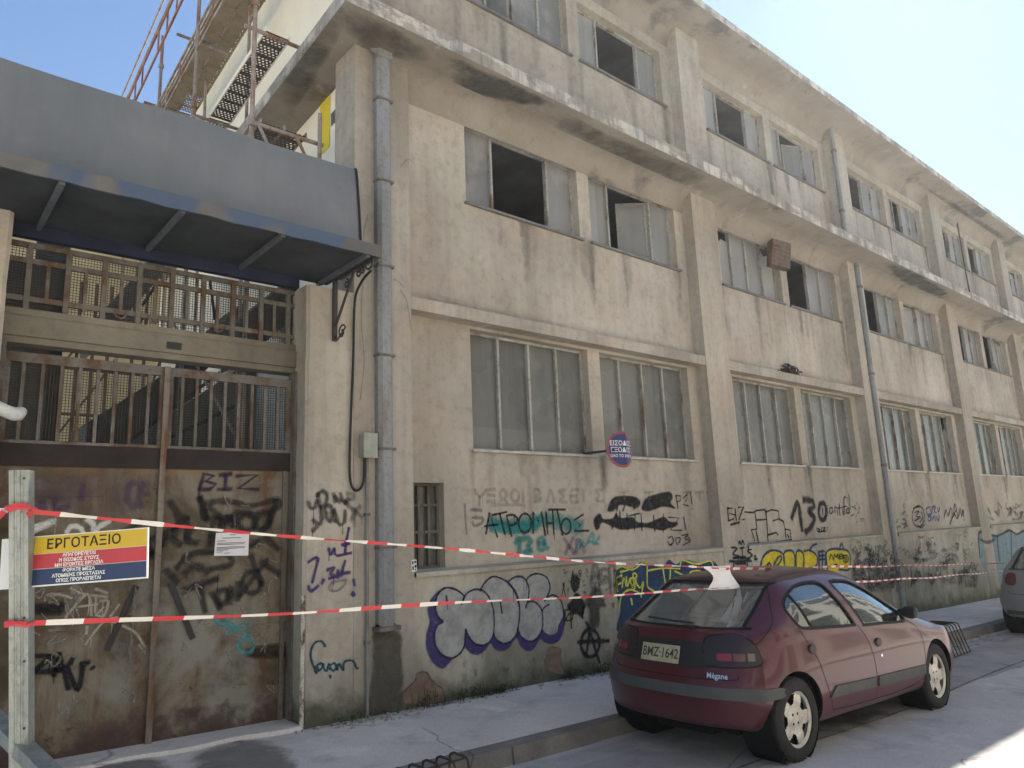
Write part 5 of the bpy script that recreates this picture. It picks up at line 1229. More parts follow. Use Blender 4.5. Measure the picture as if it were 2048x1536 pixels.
o = b.build('barrier_tape', TAPE, None, fix=False, alpha=True); tag(o, 'lower red and white barrier tape crossing before the car windows', 'barrier tape', 'red and white barrier tapes')
# papers hung over the tapes
def paper(corners, label, fold):
    b = MB(); n = 8; v = []
    A, B_, C_, D_ = [Vector(c) for c in corners]
    for i in range(n+1):
        t_ = i/n; l = A.lerp(D_, t_); r_ = B_.lerp(C_, t_)
        for j in range(n+1):
            p = l.lerp(r_, j/n); pin = 1-.3*math.sin(t_*math.pi)*fold*0
            cz_ = (j/n-.5); p = p+(l.lerp(r_, .5)-p)*fold*math.sin(math.pi*t_)*.5+Vector((0, -1, 0))*.03*math.sin(t_*5+j*.6)*fold
            v.append(p)
    b.add(v, [(i*(n+1)+j, i*(n+1)+j+1, (i+1)*(n+1)+j+1, (i+1)*(n+1)+j) for i in range(n) for j in range(n)])
    o = b.build('paper_sheet', WHITE, None, smooth=True); tag(o, label, 'paper', 'white papers hung on the tapes'); return o
wq = wf(1445); paper([far((1402, 1133), wq), far((1466, 1131), wq*.99), far((1484, 1176), wq*.97), far((1420, 1180), wq)], 'crumpled white paper caught between both tapes above the red car roof', .8)
wq = wf(2020); paper([far((2004, 1143), wq), far((2023, 1142), wq), far((2037, 1174), wq), far((2021, 1175), wq)], 'white paper hanging on the lower tape before the silver car', .1)
# white rag end at the picture's left edge
b = MB(); pts = []
for p, yy in (((-50, 806), -.05), ((-10, 814), -.06), ((12, 822), -.06), ((30, 828), -.03), ((42, 824), .05), ((38, 835), .12)):
    x_, z_ = F(p, yy); pts.append((x_, yy, z_))
b.tube(spline(pts, 5), [.05-.022*(i/25)**4+.003*math.sin(i*.5) for i in range(26)], 16)
o = b.build('white_rag', simple('rag_cloth', (.62, .62, .60), .9, 0, .1, .15, 25), None, smooth=True); tag(o, 'white cloth end poking in at the left edge before the gate', 'cloth')

# ================================================================== hoop racks
HOOP = rusty('hoop_steel', (.045, .04, .037), (.08, .05, .03), .5, 9)
def hoop_rack(loc, n, label, leg, first=None, rot=0, lean=0.0, pitch=.095, depth=.36):
    t = thing('hoop_rack', label, 'steel rack', loc, 'bent steel hoop racks by the kerb', rot=(0, 0, rot))
    for i in range(n):
        x = i*pitch; h = leg
        b = MB(); pts = [(x, -depth/2-lean, 0), (x, -depth/2, h-.05), (x, -depth/2+.012, h-.015), (x, -depth/2+.05, h), (x, depth/2-.05, h), (x, depth/2-.012, h-.015), (x, depth/2, h-.05), (x, depth/2, 0)]
        b.tube(pts, .0085, 8); b.build('hoop', HOOP, t, smooth=True, world=False)
    b = MB(); b.tube([(-.03, -.05, leg-.016), ((n-1)*pitch+.03, -.05, leg-.016)], .007, 6); b.tube([(-.02, -depth/2-lean, .015), ((n-1)*pitch+.02, -depth/2-lean, .015)], .008, 6); b.tube([(-.02, depth/2, .015), ((n-1)*pitch+.02, depth/2, .015)], .008, 6)
    b.build('tie_rod', HOOP, t, world=False)
    return t
gx_, gy_, gz_ = Gp((905, 1575))
hoop_rack((2.333, -2.25, rz(2.7)), 8, 'dark steel hoop rack by the kerb at the bottom edge of the picture', .322, pitch=.108, depth=.215)
hoop_rack((11.35, -1.98, rz(11.5)), 8, 'dark steel hoop rack in the gutter ahead of the red car', .40, lean=.10, pitch=.115, depth=.42)

# ================================================================== weeds and rubble along the wall foot
def weed(x, y, h, n, label, seed):
    rw = random.Random(seed); b = MB(); wd_ = .10+.14*rw.random()
    for i in range(n*2):
        px, py = x+rw.gauss(0, wd_), y-.005-abs(rw.gauss(0, .028)); hh_ = h*max(.1, 1-abs(px-x)/(wd_*2.6))*rw.uniform(.05, .95)
        a = rw.uniform(0, 6.28); l = rw.uniform(.012, .034); z0 = pz(px, py)+hh_
        d = Vector((math.cos(a), math.sin(a), rw.uniform(-.5, .8)))*l; sd_ = Vector((-math.sin(a), math.cos(a), rw.uniform(-.4, .4)))*l*.38; p = Vector((px, py, z0))
        b.add([p, p+d*.5+sd_, p+d, p+d*.5-sd_], [(0, 1, 2, 3)])
    for i in range(n//5):
        px = x+rw.gauss(0, wd_*.7); b.bar((px, y-.02, pz(px, y)), (px+rw.gauss(0, .02), y-.03, pz(px, y)+h*rw.uniform(.4, 1.1)), .004)
    o = b.build('weed', WEED, None, fix=False); tag(o, label, 'weed', 'weeds along the foot of the wall')
weed(4.32, -.06, .17, 60, 'leafy weed tuft at the wall foot right of the damp stain', 1)
weed(4.85, -.05, .13, 130, 'low spreading weed under the purple end of the silver letters', 2)
weed(5.25, -.05, .09, 80, 'flat weed beneath the middle of the silver letters', 3)
weed(6.35, -.05, .12, 90, 'weed clump below the broken plaster hole', 4)
weed(6.9, -.05, .13, 110, 'weed clump beside rubble behind the red car', 5)
weed(3.52, -.05, .10, 50, 'small weed beside the grey conduit foot', 6)
b = MB(); rw = random.Random(8)
for i in range(260):
    u = rw.random(); x = rw.choice([rw.uniform(3.0, 7.6), rw.gauss(7.0, .3), rw.gauss(3.6, .25)]); yy = -.03-abs(rw.gauss(0, .12)); r_ = rw.choice([.006, .009, .012, .018]) 
    c = Vector((x, yy, pz(x, yy)+r_*.4)); 
    v = [c+Vector((rw.uniform(.6, 1)*r_*sx, rw.uniform(.6, 1)*r_*sy, rw.uniform(.4, .8)*r_*sz)) for sx in (-1, 1) for sy in (-1, 1) for sz in (-1, 1)]
    b.add(v, [(0, 1, 3, 2), (4, 6, 7, 5), (0, 4, 5, 1), (2, 3, 7, 6), (0, 2, 6, 4), (1, 5, 7, 3)])
for i in range(130):
    x = rw.uniform(10.8, 14.5); yy = KY-.06-abs(rw.gauss(0, .16)); r_ = rw.choice([.01, .015, .02, .03]); c = Vector((x, yy, rz(x)+r_*.3))
    v = [c+Vector((rw.uniform(.6, 1)*r_*sx, rw.uniform(.6, 1)*r_*sy, rw.uniform(.3, .6)*r_*sz)) for sx in (-1, 1) for sy in (-1, 1) for sz in (-1, 1)]
    b.add(v, [(0, 1, 3, 2), (4, 6, 7, 5), (0, 4, 5, 1), (2, 3, 7, 6), (0, 2, 6, 4), (1, 5, 7, 3)])
o = b.build('rubble', simple('rubble_stone', (.34, .32, .29), .95, 0, .1, .35, 30)); tag(o, 'plaster crumbs and pebbles along the wall foot and in the gutter', 'rubble', kind='stuff')
# odd things caught on the facade
b = MB()
cx_, cz_ = F((1583, 734), WY-.1); rw = random.Random(4)
for i in range(170):
    p = Vector((cx_+rw.gauss(0, .13), WY-.06+rw.uniform(-.05, .05), 4.118+abs(rw.gauss(0, .07)))); q = p+Vector((rw.gauss(0, .07), rw.gauss(0, .03), rw.uniform(-.05, .06))); b.tube([p, (p+q)/2+Vector((0, 0, .03)), q], .010, 5)
o = b.build('twig_nest', simple('twig_brown', (.06, .045, .035), .9)); tag(o, 'ragged dark twig nest on the window hood of the second bay', 'nest')
ac = thing('hanging_box', 'rusty brown metal box hanging askew in a second storey window', 'metal box', (12.75, -.05, 6.35))
b = MB(); c0 = Vector((12.12, .10, 6.16)); e1 = Vector((.36, -.16, -.07)); e2 = Vector((.03, .07, .0)); e3 = Vector((.07, -.04, .50))
def bxv(o_, s1=1, s2=1, s3=1): return [o_+e1*i*s1+e2*j*s2+e3*k_*s3 for i in (0, 1) for j in (-1, 1) for k_ in (0, 1)]
FB = [(0, 1, 3, 2), (4, 6, 7, 5), (0, 4, 5, 1), (2, 3, 7, 6), (0, 2, 6, 4), (1, 5, 7, 3)]
b.add(bxv(c0), FB); b.build('box_shell', rusty('box_rust', (.16, .11, .09), (.10, .055, .04), .5, 5), ac)
b = MB()
for i in range(5): p = c0+e3*(.15+.17*i)-e2*1.03; b.bar(p+e1*.05, p+e1*.95, .012, .02)
b.build('slat', GATEM, ac)
b = MB()
c0 = Vector((20.9, -.45, 7.085)); b.add([c0+Vector(v_) for v_ in ((-.09, 0, 0), (.09, 0, 0), (.02, .04, .0), (0, 0, .12), (.07, 0, .14), (.11, .02, .17))], [(0, 1, 2), (0, 3, 1), (3, 4, 1), (4, 5, 1), (0, 2, 3), (2, 1, 4), (2, 4, 3), (1, 5, 4)])
o = b.build('pigeon', simple('pigeon_grey', (.05, .05, .055), .8)); tag(o, 'dark pigeon sitting on the cornice edge', 'bird')
b = MB(); q = [F(p, -.004) for p in [(823, 1120), (833, 1119), (834, 1142), (824, 1144)]]
b.add([(x, -.004, z_) for x, z_ in q]+[(x, -.001, z_) for x, z_ in q], [(0, 1, 2, 3), (4, 5, 6, 7), (0, 4, 5, 1), (2, 6, 7, 3)]); st_ = b.build('sticker', WHITE, None); tag(st_, 'small black and white sticker on the wall beside the barred window', 'sticker')
b = MB(); (xa, za), (xb, zb) = q[0], q[2]
for i, (u0, u1, w0, w1) in enumerate(((.1, .35, .1, .4), (.5, .85, .08, .3), (.15, .4, .55, .9), (.55, .9, .45, .7), (.6, .8, .78, .95))): b.box(xa+(xb-xa)*u0, xa+(xb-xa)*u1, -.006, -.0045, za+(zb-za)*w1, za+(zb-za)*w0)
b.build('sticker_print', simple('sticker_ink', (.02, .02, .03), .6), st_)
for (xx_, st2) in ((3.84, ''),):
    pass

# ================================================================== far background
far_b = thing('distant_building', 'pale green glazed building end far down the street behind the roof line', 'building', (60, 8, 0))
b = MB(); b.box(52, 60, 2, 12, -2, 17.0); b.build('wall', simple('pale_green', (.30, .36, .33), .6), far_b)
b = MB(); b.box(51.9, 60.2, 1.8, 12, 17.0, 17.6); b.build('parapet', CREAM, far_b)
b = MB(); b.tube(spline([(30, .5, 10.3), (45, -2, 13.2), (70, -6, 19)], 8), .02, 5); o = b.build('overhead_wire', CABLE); tag(o, 'thin dark wire crossing the sky beyond the roof edge', 'wire')
opp = thing('apartment_block', 'sunlit cream block across the street, mirrored in the car doors and panes', 'building', (10, -14, 0))
OPW = simple('opposite_render', (.80, .75, .67), .9, 0, .1, .08, .8)
b = MB(); b.box(-20, 45, -16, -12.6, -2, 10.2); b.build('wall', OPW, opp)
for i in range(16):
    for z_ in (-.2, 2.9, 5.5, 8.0):
        b = MB(); b.box(-18+4*i, -15.7+4*i, -12.6, -12.57, z_, z_+1.75); b.build('window', GLASS, opp)
# ================================================================== CARS
def _carpaint(name, base, rough=.28, coat=.6, dust=.05):
    t = NT(name, base, rough, .0, .5); t.b.inputs['Coat Weight'].default_value = coat; t.b.inputs['Specular IOR Level'].default_value = .25; t.b.inputs['Coat IOR'].default_value = 1.42; t.b.inputs['Coat Roughness'].default_value = .06
    n = t.noise(1.2, 3, .5, kind='obj'); c = t.ramp(n, (.3, tuple(x*.9 for x in base)), (.7, tuple(x*1.1 for x in base)))
    d = t.ramp(t.noise(1.6, 3, .5, kind='obj', off=(3, 1, 0)), (.4, dust*.4), (.7, dust))
    zz = t.z('obj'); up = t.ramp(zz[2], (.15, .12), (.5, 0.0))
    c = t.mix(t.math('ADD', d, up, True), c, (.30, .27, .25)); t.col(c)
    t.b.inputs['Roughness'].default_value = rough; return t.mat
MAROON = _carpaint('maroon_car_paint', (.056, .0055, .0125), .4, .5, .03); SILVERP = _carpaint('silver_car_paint', (.20, .20, .205), .4, .4)
def _cglass(name='car_glass', dust=.10):
    t = NT(name, (.03, .035, .035), .05, 0, .5)
    tr = t.n('ShaderNodeBsdfTransparent'); tr.inputs[0].default_value = (.42, .50, .48, 1)
    mx = t.n('ShaderNodeMixShader'); fr = t.n('ShaderNodeFresnel'); fr.inputs[0].default_value = 1.55
    gl = t.n('ShaderNodeBsdfGlossy'); gl.inputs['Roughness'].default_value = .03; gl.inputs[0].default_value = (.95, 1, 1, 1)
    dm = t.n('ShaderNodeMixShader'); df = t.n('ShaderNodeBsdfDiffuse'); df.inputs[0].default_value = (.25, .26, .25, 1); dm.inputs[0].default_value = dust
    t.L(tr.outputs[0], dm.inputs[1]); t.L(df.outputs[0], dm.inputs[2])
    t.L(t.math('ADD', t.math('MULTIPLY', fr.outputs[0], 1.3), .04, True), mx.inputs[0]); t.L(dm.outputs[0], mx.inputs[1]); t.L(gl.outputs[0], mx.inputs[2])
    t.L(mx.outputs[0], t.nt.nodes['Material Output'].inputs[0]); return t.mat
CGLASS = _cglass(); CGLASSR = _cglass('dusty_rear_glass', .42)
BUMPG = simple('bumper_grey', (.062, .066, .066), .65, 0, .3, .15, 6, 'obj'); TYRE = simple('tyre_rubber', (.026, .026, .027), .85, 0, .25, .35, 14, 'obj', .3)
def _rim():
    t = NT('alloy_rim', (.48, .46, .40), .42, .35, .5); c = t.ramp(t.noise(9, 6, .7, kind='obj'), (.3, (.30, .27, .22)), (.62, (.56, .54, .49))); t.col(c); return t.mat
RIM = _rim(); CBLK = simple('car_black_trim', (.014, .014, .015), .5, 0, .35, .2, 9, 'obj'); SEAL = simple('rubber_seal', (.01, .01, .01), .7, 0, .2, .1, 9, 'obj')
SMOKE = NT('smoked_lens', (.022, .014, .016), .28, 0, .35).mat; LRED = NT('red_lens', (.17, .012, .018), .12, 0, .6).mat; LCLR = NT('clear_lens', (.13, .12, .115), .12, 0, .6).mat; LTAIL = NT('dull_red_lens', (.10, .022, .022), .25, 0, .5).mat; LAMB = NT('amber_lens', (.10, .035, .022), .12, 0, .6).mat
SEATM = simple('seat_cloth', (.045, .048, .052), .9, 0, .1, .2, 20, 'obj'); DASHM = simple('dash_plastic', (.03, .031, .033), .7, 0, .3, .2, 9, 'obj')
PLATEW = simple('plate_yellowed', (.36, .33, .22), .5, 0, .3, .15, 20, 'obj'); CHROME = NT('badge_chrome', (.62, .6, .58), .25, .8, .5).mat
LINERM = simple('wheel_arch_liner', (.012, .012, .012), .9, 0, .1)

def car_shell(squash=(1, 1, 1)):
    "smooth half-section loft; returns dense outer surface grid (both halves) as MB"
    low = lambda a, b_, c, d, e: [(a, .20), (b_, .245), (c, .37), (d, .53), (e, .73)]
    def offR(y): return .24*(abs(y)/.8)**3
    S = []
    # (list of (x, y, z)) per station, index 0..9
    s0 = [(.15, .60, .27), (.12, .70, .30), (.10, .785, .42), (.10, .80, .54), (.17, .765, .73), (.22, .69, .905), (.235, .60, .935), (.24, .48, .95), (.24, .28, .958), (.24, 0, .962)]
    S.append([(x+offR(y), y, z) for x, y, z in s0])
    def st(x, lo5, up): S.append([(x+(.10*(abs(y)/.8)**2*max(0, 1-(x-.5)/.7) if x < 1.2 else 0), y, z) for y, z in lo5+up])
    st(.50, low(.66, .76, .825, .838, .815), [(.765, .95), (.68, 1.015), (.575, 1.065), (.38, 1.085), (0, 1.092)])
    st(.72, low(.70, .79, .84, .852, .835), [(.79, .96), (.705, 1.09), (.60, 1.17), (.42, 1.21), (0, 1.222)])
    st(.98, low(.72, .80, .845, .858, .842), [(.80, .955), (.715, 1.16), (.60, 1.295), (.42, 1.335), (0, 1.352)])
    st(1.30, low(.72, .80, .845, .858, .843), [(.805, .945), (.72, 1.17), (.60, 1.325), (.42, 1.375), (0, 1.395)])
    st(1.80, low(.72, .80, .845, .858, .843), [(.808, .93), (.725, 1.17), (.605, 1.34), (.42, 1.398), (0, 1.42)])
    st(2.20, low(.72, .80, .845, .858, .843), [(.808, .915), (.735, 1.13), (.61, 1.29), (.42, 1.35), (0, 1.375)])
    st(2.58, low(.72, .80, .845, .857, .842), [(.806, .895), (.75, 1.02), (.65, 1.12), (.45, 1.165), (0, 1.19)])
    st(2.95, low(.72, .80, .845, .855, .838), [(.80, .875), (.76, .92), (.69, .955), (.48, .985), (0, 1.005)])
    st(3.35, low(.71, .79, .838, .848, .825), [(.775, .82), (.71, .855), (.60, .88), (.4, .90), (0, .912)])
    st(3.75, low(.69, .77, .815, .825, .79), [(.725, .745), (.65, .775), (.52, .80), (.32, .815), (0, .822)])
    st(4.02, [(.58, .22), (.66, .26), (.70, .38), (.70, .50), (.66, .60)], [(.60, .655), (.52, .69), (.42, .71), (.26, .72), (0, .725)])
    S[-1] = [(x-.16*(abs(y)/.7)**3+.08, y, z) for x, y, z in S[-1]]
    # denser along the length
    NS = len(S); rows = []
    cols = [spline([Vector(S[i][j]) for i in range(NS)], 8) for j in range(10)]
    NR = len(cols[0])
    for i in range(NR):
        ctl = [cols[j][i] for j in range(10)]
        a = spline(ctl[:6]+[ctl[6]], 4)[:21]; b_ = spline(ctl[4:], 4)[4:]
        rows.append(a[:20]+b_)                      # 20 + 17 points, belt at index 20
    NJ = len(rows[0])
    v = []; f = []
    idx = {}
    def V(p):
        k_ = (round(p[0], 4), round(p[1], 4), round(p[2], 4))
        if k_ not in idx: idx[k_] = len(v); v.append(tuple(p))
        return idx[k_]
    def face(ps):
        q = []
        for p in ps:
            i_ = V(p)
            if i_ not in q: q.append(i_)
        if len(q) > 2: f.append(tuple(q))
    caps = []
    for end, r_ in ((0, rows[0]), (1, rows[-1])):
        g = []
        top = r_[20:]; nc = len(top)-1
        for j in range(20):
            p = r_[j]; row = []
            for c in range(nc+1):
                y = p.y*(1-(c/nc)); d = (offR(p.y)-offR(y)) if end == 0 else -(.16*(abs(p.y)/.7)**3-.16*(abs(y)/.7)**3)
                row.append(Vector((p.x-d, y, p.z)))
            g.append(row)
        g.append(top); caps.append(g)
    for sgn in (1, -1):
        M_ = lambda p: (p.x, p.y*sgn, p.z)
        def q4(a, b_, c, d):
            ps = [M_(a), M_(b_), M_(c), M_(d)]; face(ps if sgn == 1 else ps[::-1])
        for i in range(NR-1):
            for j in range(NJ-1): q4(rows[i][j], rows[i][j+1], rows[i+1][j+1], rows[i+1][j])
        g = caps[0]
        for j in range(len(g)-1):
            for c in range(len(g[0])-1): q4(g[j][c], g[j][c+1], g[j+1][c+1], g[j+1][c])
        g = caps[1]
        for j in range(len(g)-1):
            for c in range(len(g[0])-1): q4(g[j+1][c], g[j+1][c+1], g[j][c+1], g[j][c])
    v = [(a*squash[0], b_*squash[1], c*squash[2]) for a, b_, c in v]
    return v, f
SIDE_R = [(.855, 1.13), (.865, 1.04), (.92, .975), (1.02, .955), (1.40, .935), (1.765, .92), (1.79, .935), (1.70, 1.09), (1.58, 1.255), (1.50, 1.295), (1.35, 1.30), (1.13, 1.275), (.95, 1.21)]
SIDE_F = [(1.955, .905), (1.94, .925), (1.84, 1.09), (1.72, 1.262), (1.76, 1.292), (1.95, 1.288), (2.10, 1.265), (2.30, 1.19), (2.55, 1.075), (2.78, .945), (2.79, .885), (2.70, .875), (2.3, .893)]
REARW = [(-.545, .985), (.545, .985), (.58, 1.015), (.525, 1.275), (.48, 1.308), (-.48, 1.308), (-.525, 1.275), (-.58, 1.015)]
FRONTW = [(-.66, .985), (.66, .985), (.53, 1.285), (.48, 1.32), (-.48, 1.32), (-.53, 1.285)]
def prism_obj(poly, fn, d):
    b = MB(); b.prism(poly, fn, d); o = b.build('cutter', SEAL); return o
def build_car(loc, rot, paintm, label, cat, plate, badge, squash=(1, 1, 1), style=0):
    root = thing('parked_car', label, cat, loc, 'cars parked along the kerb', rot=rot)
    v, f = car_shell(squash); sx, sy, sz = squash
    me = bpy.data.meshes.new('body'); me.from_pydata(v, [], f)
    bm = bmesh.new(); bm.from_mesh(me); bmesh.ops.recalc_face_normals(bm, faces=bm.faces)
    if sum((fc.normal.dot(fc.calc_center_median()-Vector((2, 0, .6))) > 0) for fc in bm.faces) < len(bm.faces)/2: bmesh.ops.reverse_faces(bm, faces=bm.faces)
    bm.to_mesh(me); bvh = BVHTree.FromBMesh(bm); bm.free()
    for p in me.polygons: p.use_smooth = True
    me.materials.append(paintm); me.materials.append(SEAL)
    body = bpy.data.objects.new('body', me); COL.objects.link(body)
    so_ = body.modifiers.new('s', 'SOLIDIFY'); so_.thickness = .022; so_.offset = -1; so_.material_offset = 1
    cut = []
    T = lambda poly: [(a*sx, c*sz) for a, c in poly]
    TY = lambda poly: [(a*sy, c*sz) for a, c in poly]
    cut.append(prism_obj(T(SIDE_R), lambda u, w_, d: (u, -1.2+d, w_), 2.4)); cut.append(prism_obj(T(SIDE_F), lambda u, w_, d: (u, -1.2+d, w_), 2.4))
    cut.append(prism_obj(TY(REARW), lambda u, w_, d: (-.3+d, u, w_), 1.5)); cut.append(prism_obj(TY(FRONTW), lambda u, w_, d: (2.15*sx+d, u, w_), 1.6))
    AX = (.72*sx, 3.34*sx)
    for ax in AX:
        for sg in (1, -1):
            poly = [(.345*math.cos(2*math.pi*i/40), .345*math.sin(2*math.pi*i/40)) for i in range(40)]
            cut.append(prism_obj(poly, lambda u, w_, d, ax=ax, sg=sg: (ax+u, sg*(.52+d), .315+w_), .6))
    for c in cut:
        mo = body.modifiers.new('b', 'BOOLEAN'); mo.operation = 'DIFFERENCE'; mo.solver = 'EXACT'; mo.object = c; mo.use_self = False
    dg = bpy.context.evaluated_depsgraph_get(); dg.update()
    nm = bpy.data.meshes.new_from_object(body.evaluated_get(dg))
    body.modifiers.clear(); body.data = nm; nm.name = 'body'
    for c in cut: bpy.data.objects.remove(c)
    nm.set_sharp_from_angle(angle=R(32))
    adopt(body, root, False)
    def hit(o_, d_):
        h, n_, i_, _ = bvh.ray_cast(Vector(o_), Vector(d_).normalized()); 
        return (h, n_) if h else (None, None)
    def conform(poly, proj, off, maxe=.05, thick=0.0):
        "polygon in 2D -> patch lying on the body"
        bm = bmesh.new(); P = spline([(a, c, 0) for a, c in poly], 3, True) if len(poly) > 4 else None
        pts = []
        src = poly if P is None else [(p.x, p.y) for p in P]
        for i, p in enumerate(src):
            q = src[(i+1) % len(src)]; n_ = max(1, int(math.hypot(q[0]-p[0], q[1]-p[1])/maxe))
            for k_ in range(n_): pts.append((p[0]+(q[0]-p[0])*k_/n_, p[1]+(q[1]-p[1])*k_/n_))
        fc = bm.faces.new([bm.verts.new((a, c, 0)) for a, c in pts]); bmesh.ops.triangulate(bm, faces=[fc])
        for _ in range(5):
            es = [e for e in bm.edges if e.calc_length() > maxe*1.6]
            if not es: break
            bmesh.ops.subdivide_edges(bm, edges=es, cuts=1); bmesh.ops.triangulate(bm, faces=bm.faces[:])
        bnd = {vv for e in bm.edges if e.is_boundary for vv in e.verts}
        ok = {}
        for vv in bm.verts:
            o_, d_ = proj(vv.co.x, vv.co.y); h, n_ = hit(o_, d_)
            ok[vv] = (h, n_, vv in bnd)
        bm.verts.index_update(); bm.verts.ensure_lookup_table()
        vs = []; bad = set()
        for vv in bm.verts:
            h, n_, bd = ok[vv]
            if h is None: bad.add(vv.index); vs.append(Vector((0, 0, 0))); continue
            if n_.dot(proj(vv.co.x, vv.co.y)[1]) > 0: n_ = -n_
            vs.append(h+n_*off)
        fs = [tuple(x.index for x in fc.verts) for fc in bm.faces if not any(x.index in bad for x in fc.verts)]
        if thick:
            lo2 = {}
            for vv in bnd:
                h, n_, bd = ok[vv]
                if h is None: continue
                if n_.dot(proj(vv.co.x, vv.co.y)[1]) > 0: n_ = -n_
                lo2[vv.index] = len(vs); vs.append(h+n_*(off-thick))
            for e in bm.edges:
                if e.is_boundary and all(x.index in lo2 for x in e.verts): i_, j_ = e.verts[0].index, e.verts[1].index; fs.append((i_, j_, lo2[j_], lo2[i_]))
        bm.free(); return vs, fs
    sideR = lambda a, c: ((a, -2, c), (0, 1, 0)); sideL = lambda a, c: ((a, 2, c), (0, -1, 0))
    rear = lambda a, c: ((-2, a, c), (1, 0, 0)); front = lambda a, c: ((6, a, c), (-1, 0, 0))
    def cyl(th, z_): return ((.95*sx-3*math.cos(th), -3*math.sin(th), z_), (math.cos(th), math.sin(th), 0))     # th=0 from behind, + to the right side
    cyl2 = lambda a, c: (lambda th: ((.95*sx-3*math.cos(th), -3*math.sin(th), c), (math.cos(th), math.sin(th), 0)))(a)
    def part(name, mat, patches, parent=root, smooth=True):
        b = MB()
        for vs, fs in patches: b.add(vs, fs)
        return b.build(name, mat, parent, smooth=smooth, world=False)
    # glazing
    for poly, pr_, nm_ in ((SIDE_R, sideR, 'rear_side_window'), (SIDE_F, sideR, 'front_side_window'), (SIDE_R, sideL, 'rear_side_window'), (SIDE_F, sideL, 'front_side_window')):
        cxm = sum(a for a, c in poly)/len(poly); czm = sum(c for a, c in poly)/len(poly)
        g = part(nm_, CGLASS, [conform(T([(cxm+(a-cxm)*1.03, czm+(c-czm)*1.04) for a, c in poly]), pr_, -.012, .07)])
    # rear and front screens: rays sent square to the screen
    def slantR(a, c): return ((-1.5, a, c+.9), (.86, 0, -.52))
    part('rear_window', CGLASSR, [conform(TY([(a*1.03, .972+(c-.985)*1.08) for a, c in REARW]), rear, -.012, .07)])
    part('windscreen', CGLASS, [conform(TY([(a*1.03, .975+(c-.985)*1.06) for a, c in FRONTW]), front, -.012, .07)])
    # seals round the openings
    def ribbon(pts2, pr_, wd, off, closed=False):
        P = [];  N_ = []
        for a, c in pts2:
            h, n_ = hit(*pr_(a, c))
            if h is None: continue
            d_ = Vector(pr_(a, c)[1])
            if n_.dot(d_) > 0: n_ = -n_
            P.append(h+n_*off); N_.append(n_)
        vs = []; n = len(P)
        for i in range(n):
            t_ = (P[(i+1) % n]-P[i-1]) if closed else (P[min(i+1, n-1)]-P[max(i-1, 0)]); s_ = N_[i].cross(t_).normalized()*wd/2
            vs += [P[i]-s_, P[i]+s_]
        m_ = n if closed else n-1
        return vs, [(2*i, 2*i+1, 2*((i+1) % n)+1, 2*((i+1) % n)) for i in range(m_)]
    def dens(poly, closed, k_=8): return [(p.x, p.y) for p in spline([(a, c, 0) for a, c in poly], k_, closed)] if len(poly) > 2 else [(poly[0][0]+(poly[1][0]-poly[0][0])*i/12, poly[0][1]+(poly[1][1]-poly[0][1])*i/12) for i in range(13)]
    pt_ = []
    for pr_ in (sideR, sideL):
        for poly in (SIDE_R, SIDE_F): pt_.append(ribbon(dens(T(poly), True), pr_, .026, .002, True))
    pt_.append(ribbon(dens(TY(REARW), True), rear, .03, .002, True))
    part('window_seal', SEAL, pt_)
    # quarter-light bars
    part('quarter_bar', SEAL, [ribbon(dens(T([(1.10, .955), (1.04, 1.12), (.99, 1.235)]), False), sideR, .022, -.006), ribbon(dens(T([(1.10, .955), (.99, 1.235)]), False), sideL, .022, -.006)])
    # panel gaps
    gaps = []
    for pr_ in (sideR, sideL):
        for poly in ([(.885, .97), (.98, .82), (1.06, .70), (1.13, .52), (1.20, .38), (1.24, .30)], [(1.83, .915), (1.93, .80), (1.985, .66), (2.0, .48), (1.995, .30)], [(2.80, .88), (3.0, .80), (3.045, .68), (3.03, .50), (2.98, .33)], [(1.24, .30), (1.6, .285), (1.995, .28)], [(1.995, .28), (2.5, .28), (2.96, .30)], [(1.995, .28), (2.5, .28), (2.98, .33)]):
            gaps.append(ribbon(dens(T(poly), False), pr_, .008, .0012))
    for sg in (1, -1):
        gaps.append(ribbon([(sg*y_*sy, z_*sz) for y_, z_ in dens([(.50, 1.325), (.60, 1.20), (.70, 1.05), (.735, .96), (.70, .86), (.62, .80)], False)], rear, .009, .0012))
        gaps.append(ribbon([(sg*y_*sy, z_*sz) for y_, z_ in dens([(.62, .66), (.6, .625), (.3, .618), (0, .616)], False)], rear, .008, .0012))
    gaps.append(ribbon([((a-.5)*1.0*sy, 1.33*sz) for a in [i/12 for i in range(13)]], rear, .009, .0012))
    part('panel_gap', SEAL, gaps)
    # side mouldings and bumper strip
    if style == 0:
        for pr_ in (sideR, sideL):
            part('side_moulding', BUMPG, [conform(T([(1.17, .405), (1.97, .385), (1.97, .47), (1.27, .485)]), pr_, .012, .06, .014), conform(T([(2.025, .385), (3.0, .37), (3.0, .455), (2.025, .47)]), pr_, .012, .06, .014)])
    th1 = R(61)
    part('bumper_strip', BUMPG, [conform([(-th1, .485), (-th1*.5, .485), (0, .485), (th1*.5, .485), (th1, .49), (th1+R(2), .53), (th1, .565), (th1*.5, .565), (0, .565), (-th1*.5, .565), (-th1, .565), (-th1-R(2), .53)] if style == 0 else [(-.8, .28), (.8, .28), (.8, .40), (-.8, .40)], cyl2, .013, .07, .015)])
    part('bumper_underside', BUMPG, [conform([(-R(52), .255), (R(52), .255), (R(52), .30), (-R(52), .30)], cyl2, .004, .06)])
